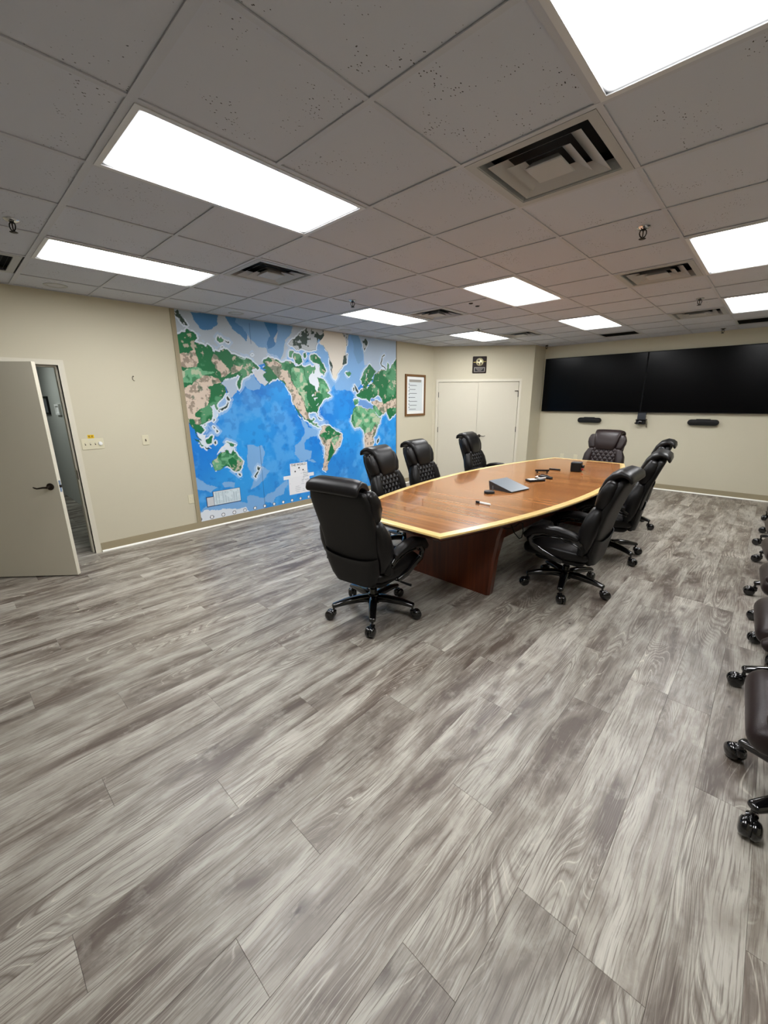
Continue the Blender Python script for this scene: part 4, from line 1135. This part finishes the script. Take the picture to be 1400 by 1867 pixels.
# cable dangling under the table edge
tag(MB().tube([(3.96, 2.20, 0.686), (3.99, 2.28, 0.655), (4.02, 2.36, 0.662), (4.03, 2.43, 0.684), (4.04, 2.46, 0.670), (4.04, 2.48, 0.60), (4.02, 2.51, 0.53), (3.98, 2.55, 0.50), (3.92, 2.58, 0.53), (3.86, 2.60, 0.62), (3.82, 2.61, 0.684)], 0.004, 8).build('loose_cable', M_BLACK, None, 60),
    'thin black cable drooping below the right table edge', 'cable')

# ================================================================== CHAIRS
YBK = [(0.34, -0.185), (0.42, -0.200), (0.52, -0.215), (0.65, -0.235), (0.80, -0.270), (0.95, -0.320), (1.05, -0.356), (1.14, -0.389), (1.22, -0.418)]
def yb(z):
    for (z0, y0), (z1, y1) in zip(YBK, YBK[1:]):
        if z <= z1: return y0 + (y1 - y0) * (z - z0) / (z1 - z0)
    return YBK[-1][1]
def bfr(z):
    """point on the back line, forward normal, upward tangent"""
    d = (yb(z + 0.06) - yb(z - 0.06)) / 0.12
    tg = Vector((0, d, 1)).normalized(); n = Vector((0, 1, -d)).normalized()
    return Vector((0, yb(z), z)), n, tg
X = Vector((1, 0, 0))

def path_loft(pts, end, n=24, power=3.0):
    """pts: (x, y, z, half_u(x), half_v) in the yz plane"""
    S = []
    for k, p in enumerate(pts):
        a = Vector(pts[max(k - 1, 0)][:3]); b = Vector(pts[min(k + 1, len(pts) - 1)][:3])
        d = (b - a).normalized(); v = X.cross(d).normalized(); u = d.cross(v) * -1
        S.append((Vector(p[:3]), u, v, p[3], p[4], power))
    return MB().loft(S, n, end)

def quilt(P, nu, nv, hu, hv, du, dv, h):
    """P(s,t)->(point, normal); stitched diamond panel as real relief; returns mesh builder"""
    mb = MB(); pts = []
    for b in range(nv + 1):
        for a in range(nu + 1):
            s = -hu + 2 * hu * a / nu; t = -hv + 2 * hv * b / nv
            p, n = P(s, t)
            q1 = s / du + t / dv; q2 = s / du - t / dv
            m = min(abs(q1 - round(q1)), abs(q2 - round(q2)))
            e = min(1.0, (hu - abs(s)) / 0.02, (hv - abs(t)) / 0.02)
            pts.append(p + n * (h * (min(1.0, m / 0.30) ** 0.55) * max(e, 0) - 0.02 * (1 - max(e, 0))))
    mb.v = [tuple(p) for p in pts]
    for b in range(nv):
        for a in range(nu):
            k = b * (nu + 1) + a
            mb.f.append((k, k + 1, k + nu + 2, k + nu + 1))
    return mb

def make_chair(label):
    c = thing('office_chair', label, 'chair')
    # --- backrest
    S = []
    for z, w in ((0.375, 0.165), (0.42, 0.205), (0.50, 0.232), (0.60, 0.243), (0.70, 0.246), (0.82, 0.256), (0.95, 0.264), (1.03, 0.262), (1.075, 0.245)):
        p, n, t = bfr(z); S.append((p - n * 0.022, X, n, w, 0.034, 4.5))
    back = MB().loft(S, 32, 0.028).build('backrest', M_LEATHER_BACK, c, 60)
    # pocket flap on the lower rear, its open edge sagging in the middle
    WB = [(0.36, 0.165), (0.42, 0.212), (0.50, 0.240), (0.57, 0.250), (0.66, 0.250)]
    def wz(z):
        for (z0, w0), (z1, w1) in zip(WB, WB[1:]):
            if z <= z1: return w0 + (w1 - w0) * (z - z0) / (z1 - z0)
        return WB[-1][1]
    NU, NV = 24, 10
    lay_ = []
    for inner in (0, 1):
        for b in range(NV + 1):
            for a in range(NU + 1):
                s = -1 + 2 * a / NU
                top = 0.578 + 0.042 * abs(s) ** 2.2
                z = 0.372 + (top - 0.372) * b / NV
                p, n, tg = bfr(z)
                off = 0.040 + 0.030 * (1 - abs(s) ** 8) + (0.006 if b == NV else 0.002 * b / NV)
                lay_.append(p + X * (s * wz(z)) - n * (off - 0.006 * inner))
    pk = MB(); pk.v = [tuple(q) for q in lay_]
    N1 = (NU + 1) * (NV + 1); idx = lambda i, b, a: i * N1 + b * (NU + 1) + a
    for b in range(NV):
        for a in range(NU):
            pk.f += [(idx(0, b, a), idx(0, b, a + 1), idx(0, b + 1, a + 1), idx(0, b + 1, a)), (idx(1, b, a), idx(1, b + 1, a), idx(1, b + 1, a + 1), idx(1, b, a + 1))]
    for a in range(NU):
        pk.f += [(idx(0, 0, a), idx(1, 0, a), idx(1, 0, a + 1), idx(0, 0, a + 1)), (idx(0, NV, a), idx(0, NV, a + 1), idx(1, NV, a + 1), idx(1, NV, a))]
    for b in range(NV):
        pk.f += [(idx(0, b, 0), idx(0, b + 1, 0), idx(1, b + 1, 0), idx(1, b, 0)), (idx(0, b, NU), idx(1, b, NU), idx(1, b + 1, NU), idx(0, b + 1, NU))]
    pk.build('back_pocket', M_LEATHER_BACK, back, 50)
    # quilted lumbar panel
    def PB(s, t):
        z = 0.70 + t; p, n, tg = bfr(z)
        return p + X * s + n * (0.046 + 0.018 * math.cos(t / 0.24 * PI / 2)), n
    quilt(PB, 48, 60, 0.195, 0.235, 0.074, 0.094, 0.018).build('quilted_panel', M_LEATHER, back, 80)
    # side bolsters
    for sx in (-1, 1):
        S = []
        for z, x, a, b in ((0.50, 0.222, 0.048, 0.045), (0.57, 0.244, 0.062, 0.060), (0.66, 0.252, 0.068, 0.066), (0.76, 0.242, 0.066, 0.060), (0.83, 0.216, 0.056, 0.048)):
            p, n, t = bfr(z); S.append((p + X * sx * x + n * 0.030, X, n, a, b, 2.6))
        MB().loft(S, 24, 0.040).build('side_bolster', M_LEATHER, c, 80)
        S = []
        for z, x, a, b in ((0.885, 0.208, 0.058, 0.046), (0.95, 0.222, 0.066, 0.054), (1.01, 0.226, 0.064, 0.052), (1.05, 0.222, 0.052, 0.044)):
            p, n, t = bfr(z); S.append((p + X * sx * x + n * 0.030, X, n, a, b, 3.0))
        MB().loft(S, 24, 0.038).build('head_wing', M_LEATHER, c, 80)
    # head pillow wrapped over the top edge
    pts = []
    for z, off, up, hw, th in ((0.855, 0.058, 0, 0.138, 0.030), (0.90, 0.070, 0, 0.158, 0.036), (0.97, 0.076, 0, 0.178, 0.040), (1.05, 0.072, 0, 0.192, 0.040),
                           (1.10, 0.056, 0, 0.200, 0.038), (1.125, 0.018, 0.014, 0.208, 0.034), (1.128, -0.026, 0.020, 0.220, 0.028), (1.130, -0.056, 0.012, 0.228, 0.023), (1.121, -0.071, 0.003, 0.228, 0.017)):
        p, n, t = bfr(z); q = p + n * off + t * up
        pts.append((0, q.y, q.z, hw, th))
    path_loft(pts, 0.022, 32, 4.0).build('head_pillow', M_LEATHER, c, 80)
    # --- seat
    S = []
    for y, z, a, b in ((-0.17, 0.430, 0.245, 0.058), (-0.08, 0.433, 0.268, 0.070), (0.05, 0.438, 0.282, 0.078), (0.17, 0.440, 0.280, 0.080), (0.255, 0.430, 0.262, 0.076)):
        S.append((Vector((0, y, z)), X, Vector((0, 0, 1)), a, b, 3.4))
    seat = MB().loft(S, 36, 0.070, 6).build('seat', M_LEATHER, c, 80)
    def PS(s, t):
        y = 0.02 + t
        return Vector((s, y, 0.505 + 0.008 * math.cos(t / 0.2 * PI / 2) - 0.02 * (s / 0.2) ** 2)), Vector((0, 0, 1))
    quilt(PS, 40, 40, 0.165, 0.185, 0.066, 0.085, 0.012).build('quilted_panel', M_LEATHER, seat, 80)
    MB().rbox(-0.215, 0.215, -0.19, 0.225, 0.335, 0.385, 0.05).build('seat_pan', M_BLACK, c, 40)
    # --- arms
    for sx in (-1, 1):
        x = sx * 0.308
        path_loft([(x, -0.150, 0.612, 0.032, 0.022), (x, -0.09, 0.632, 0.041, 0.030), (x, 0.01, 0.646, 0.046, 0.035), (x, 0.12, 0.643, 0.047, 0.036), (x, 0.215, 0.615, 0.044, 0.035), (x, 0.270, 0.565, 0.035, 0.028)], 0.018, 20, 2.8).build('armrest', M_LEATHER, c, 80)
        x2 = sx * 0.290
        fr = path_loft([(x, -0.185, 0.560, 0.013, 0.018), (x, -0.15, 0.590, 0.016, 0.020), (x, -0.04, 0.617, 0.017, 0.018), (x, 0.10, 0.616, 0.017, 0.018), (x, 0.20, 0.585, 0.018, 0.022),
                        (x, 0.240, 0.535, 0.018, 0.024), (x, 0.215, 0.480, 0.017, 0.024), (x2, 0.13, 0.435, 0.015, 0.022), (x2, 0.04, 0.400, 0.014, 0.022), (x2 * 0.9, -0.03, 0.370, 0.014, 0.020)], 0.006, 14, 3.0)
        fr2 = path_loft([(x, 0.215, 0.535, 0.010, 0.008), (x, 0.13, 0.578, 0.011, 0.008), (x, -0.01, 0.588, 0.011, 0.008), (x, -0.12, 0.565, 0.011, 0.008), (x, -0.185, 0.535, 0.010, 0.008)], 0.003, 12, 2.2)
        fr.add(fr2.v, fr2.f).build('arm_frame', M_GLOSSBLACK, c, 60)
        MB().rbox(sx * 0.275 - 0.03, sx * 0.275 + 0.03, -0.205, -0.155, 0.47, 0.57, 0.012).build('arm_bracket', M_BLACK, c, 40)
    # --- mechanism, column and base
    MB().rbox(-0.09, 0.09, -0.14, 0.13, 0.298, 0.336, 0.02).build('tilt_mechanism', M_BLACK, c, 40)
    MB().tube([(0.08, 0.05, 0.315), (0.20, 0.06, 0.312), (0.27, 0.07, 0.300), (0.31, 0.075, 0.296)], 0.006, 8, [0.006, 0.006, 0.010, 0.010]).build('height_lever', M_BLACK, c, 60)
    MB().lathe([(0.030, 0.085), (0.030, 0.215), (0.026, 0.22), (0.017, 0.222), (0.017, 0.30)], n=20).build('gas_column', M_GLOSSBLACK, c, 40)
    MB().lathe([(0.040, 0.094), (0.052, 0.102), (0.054, 0.155), (0.044, 0.172), (0.031, 0.176)], n=24).build('base_hub', M_GLOSSBLACK, c, 40)
    # caster
    ca_body = MB().lathe([(0.006, 0.090), (0.0085, 0.066), (0.017, 0.062), (0.018, 0.040), (0.010, 0.030)], n=14)
    ca_body.loft([(Vector((0, -0.006, 0.043)), X, Vector((0, 0, 1)), 0.011, 0.017, 2.5), (Vector((0, -0.022, 0.040)), X, Vector((0, 0, 1)), 0.0115, 0.026, 2.2), (Vector((0, -0.042, 0.036)), X, Vector((0, 0, 1)), 0.011, 0.022, 2.2)], 14, 0.006)
    ca_body.v = [(x * 1.2, y * 1.2, z * 1.25) for x, y, z in ca_body.v]
    ca_me = ca_body.mesh('caster', 50)
    wh = MB()
    for sx in (-1, 1):
        wh.lathe([(0.006, 0.004), (0.031, 0.004), (0.033, 0.008), (0.033, 0.016), (0.029, 0.025), (0.018, 0.030), (0.004, 0.031)], (0, -0.026, 0.0332), (sx, 0, 0), 20)
    wh.v = [(x * 1.2, y * 1.2, z * 1.2) for x, y, z in wh.v]
    wh_me = wh.mesh('caster_wheels', 50)
    leg_me = MB().loft([(Vector((0, 0.035, 0.140)), X, Vector((0, 0, 1)), 0.035, 0.030, 3), (Vector((0, 0.12, 0.145)), X, Vector((0, 0, 1)), 0.034, 0.028, 3), (Vector((0, 0.23, 0.137)), X, Vector((0, 0, 1)), 0.030, 0.024, 3), (Vector((0, 0.325, 0.120)), X, Vector((0, 0, 1)), 0.026, 0.017, 2.6)], 16, 0.014).mesh('base_leg', 50)
    return c, leg_me, ca_me, wh_me

proto, LEG_ME, CA_ME, WH_ME = make_chair('prototype')
def add_base(root, a0, seed):
    rn = random.Random(seed)
    for k in range(5):
        a = a0 + k * 2 * PI / 5
        o = obj('base_leg', LEG_ME, M_GLOSSBLACK, root, (0, 0, 0), a)
        cs = obj('caster', CA_ME, M_GLOSSBLACK, root, (-math.sin(a) * 0.325, math.cos(a) * 0.325, 0), a + PI + rn.uniform(-0.9, 0.9))
        obj('caster_wheels', WH_ME, M_GLOSSBLACK, cs)
D = math.radians
GT = 'high-backed leather chairs around the conference table'
GR = 'high-backed leather chairs lined up along the right wall'
CHAIRS = [   # x, y, heading, base angle, brown-lit leather, label, group
    (3.312, 1.412, D(8), D(-1), 0, 'black leather chair with its back to the camera at the near table end', GT),
    (2.525, 2.735, D(-79), D(10), 0, 'black quilted leather chair on the map side, nearest of three there', GT),
    (2.395, 3.560, D(-84), D(30), 0, 'black quilted leather chair on the map side, middle one of three', GT),
    (2.240, 5.080, D(-84), D(50), 0, 'black quilted leather chair on the map side, farthest, before the closet', GT),
    (3.440, 6.500, D(178), D(20), 1, 'brownish-lit leather chair facing the camera at the far table end', GT),
    (4.278, 2.925, D(91), D(-42), 0, 'black leather chair right of the table, nearest one, in full side view', GT),
    (4.300, 4.080, D(96), D(0), 0, 'black leather chair right of the table, second from the camera', GT),
    (4.125, 5.470, D(96), D(20), 0, 'black leather chair right of the table, farthest, mostly hidden', GT),
    (5.872, 1.410, D(93), D(-31), 1, 'brown-lit leather chair at the right edge, closest to the camera', GR),
    (5.868, 2.360, D(93), D(14), 1, 'brown-lit leather chair at the right edge, second from the camera', GR),
    (5.872, 3.140, D(93), D(-36), 1, 'brown-lit leather chair at the right edge, third from the camera', GR),
    (5.870, 3.930, D(96), D(6), 1, 'brown-lit leather chair at the right edge, fourth from the camera', GR),
    (5.870, 4.780, D(94), D(-23), 1, 'brown-lit leather chair at the right edge, fifth from the camera', GR),
    (5.870, 5.570, D(94), D(-4), 1, 'brown-lit leather chair at the right edge, sixth from the camera', GR),
    (5.870, 6.370, D(92), D(27), 1, 'brown-lit leather chair at the right edge, seventh from the camera', GR),
    (5.870, 7.120, D(92), D(20), 1, 'brown-lit leather chair at the right edge, farthest in the row', GR),
]
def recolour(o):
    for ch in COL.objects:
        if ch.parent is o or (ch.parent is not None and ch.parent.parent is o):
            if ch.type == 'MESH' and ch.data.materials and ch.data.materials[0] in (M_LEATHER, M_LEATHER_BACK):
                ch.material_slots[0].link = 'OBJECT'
                ch.material_slots[0].material = M_LEATHER_LIT
for k, (x, y, rz, a0, brown, lb, grp) in enumerate(CHAIRS):
    if k == 0: continue
    r = dup(proto, (x, y, 0), rz, lb, grp)
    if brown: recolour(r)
    if k == 5:                     # this seat is set a little lower
        for ch in COL.objects:
            if ch.parent is r and ch.name.split('.')[0] not in ('gas_column', 'base_hub'): ch.location.z = -0.03
    add_base(r, a0, k)
x, y, rz, a0, brown, lb, grp = CHAIRS[0]
proto.location = (x, y, 0); proto.rotation_euler[2] = rz; proto['label'] = lb; proto['group'] = grp
add_base(proto, a0, 99)
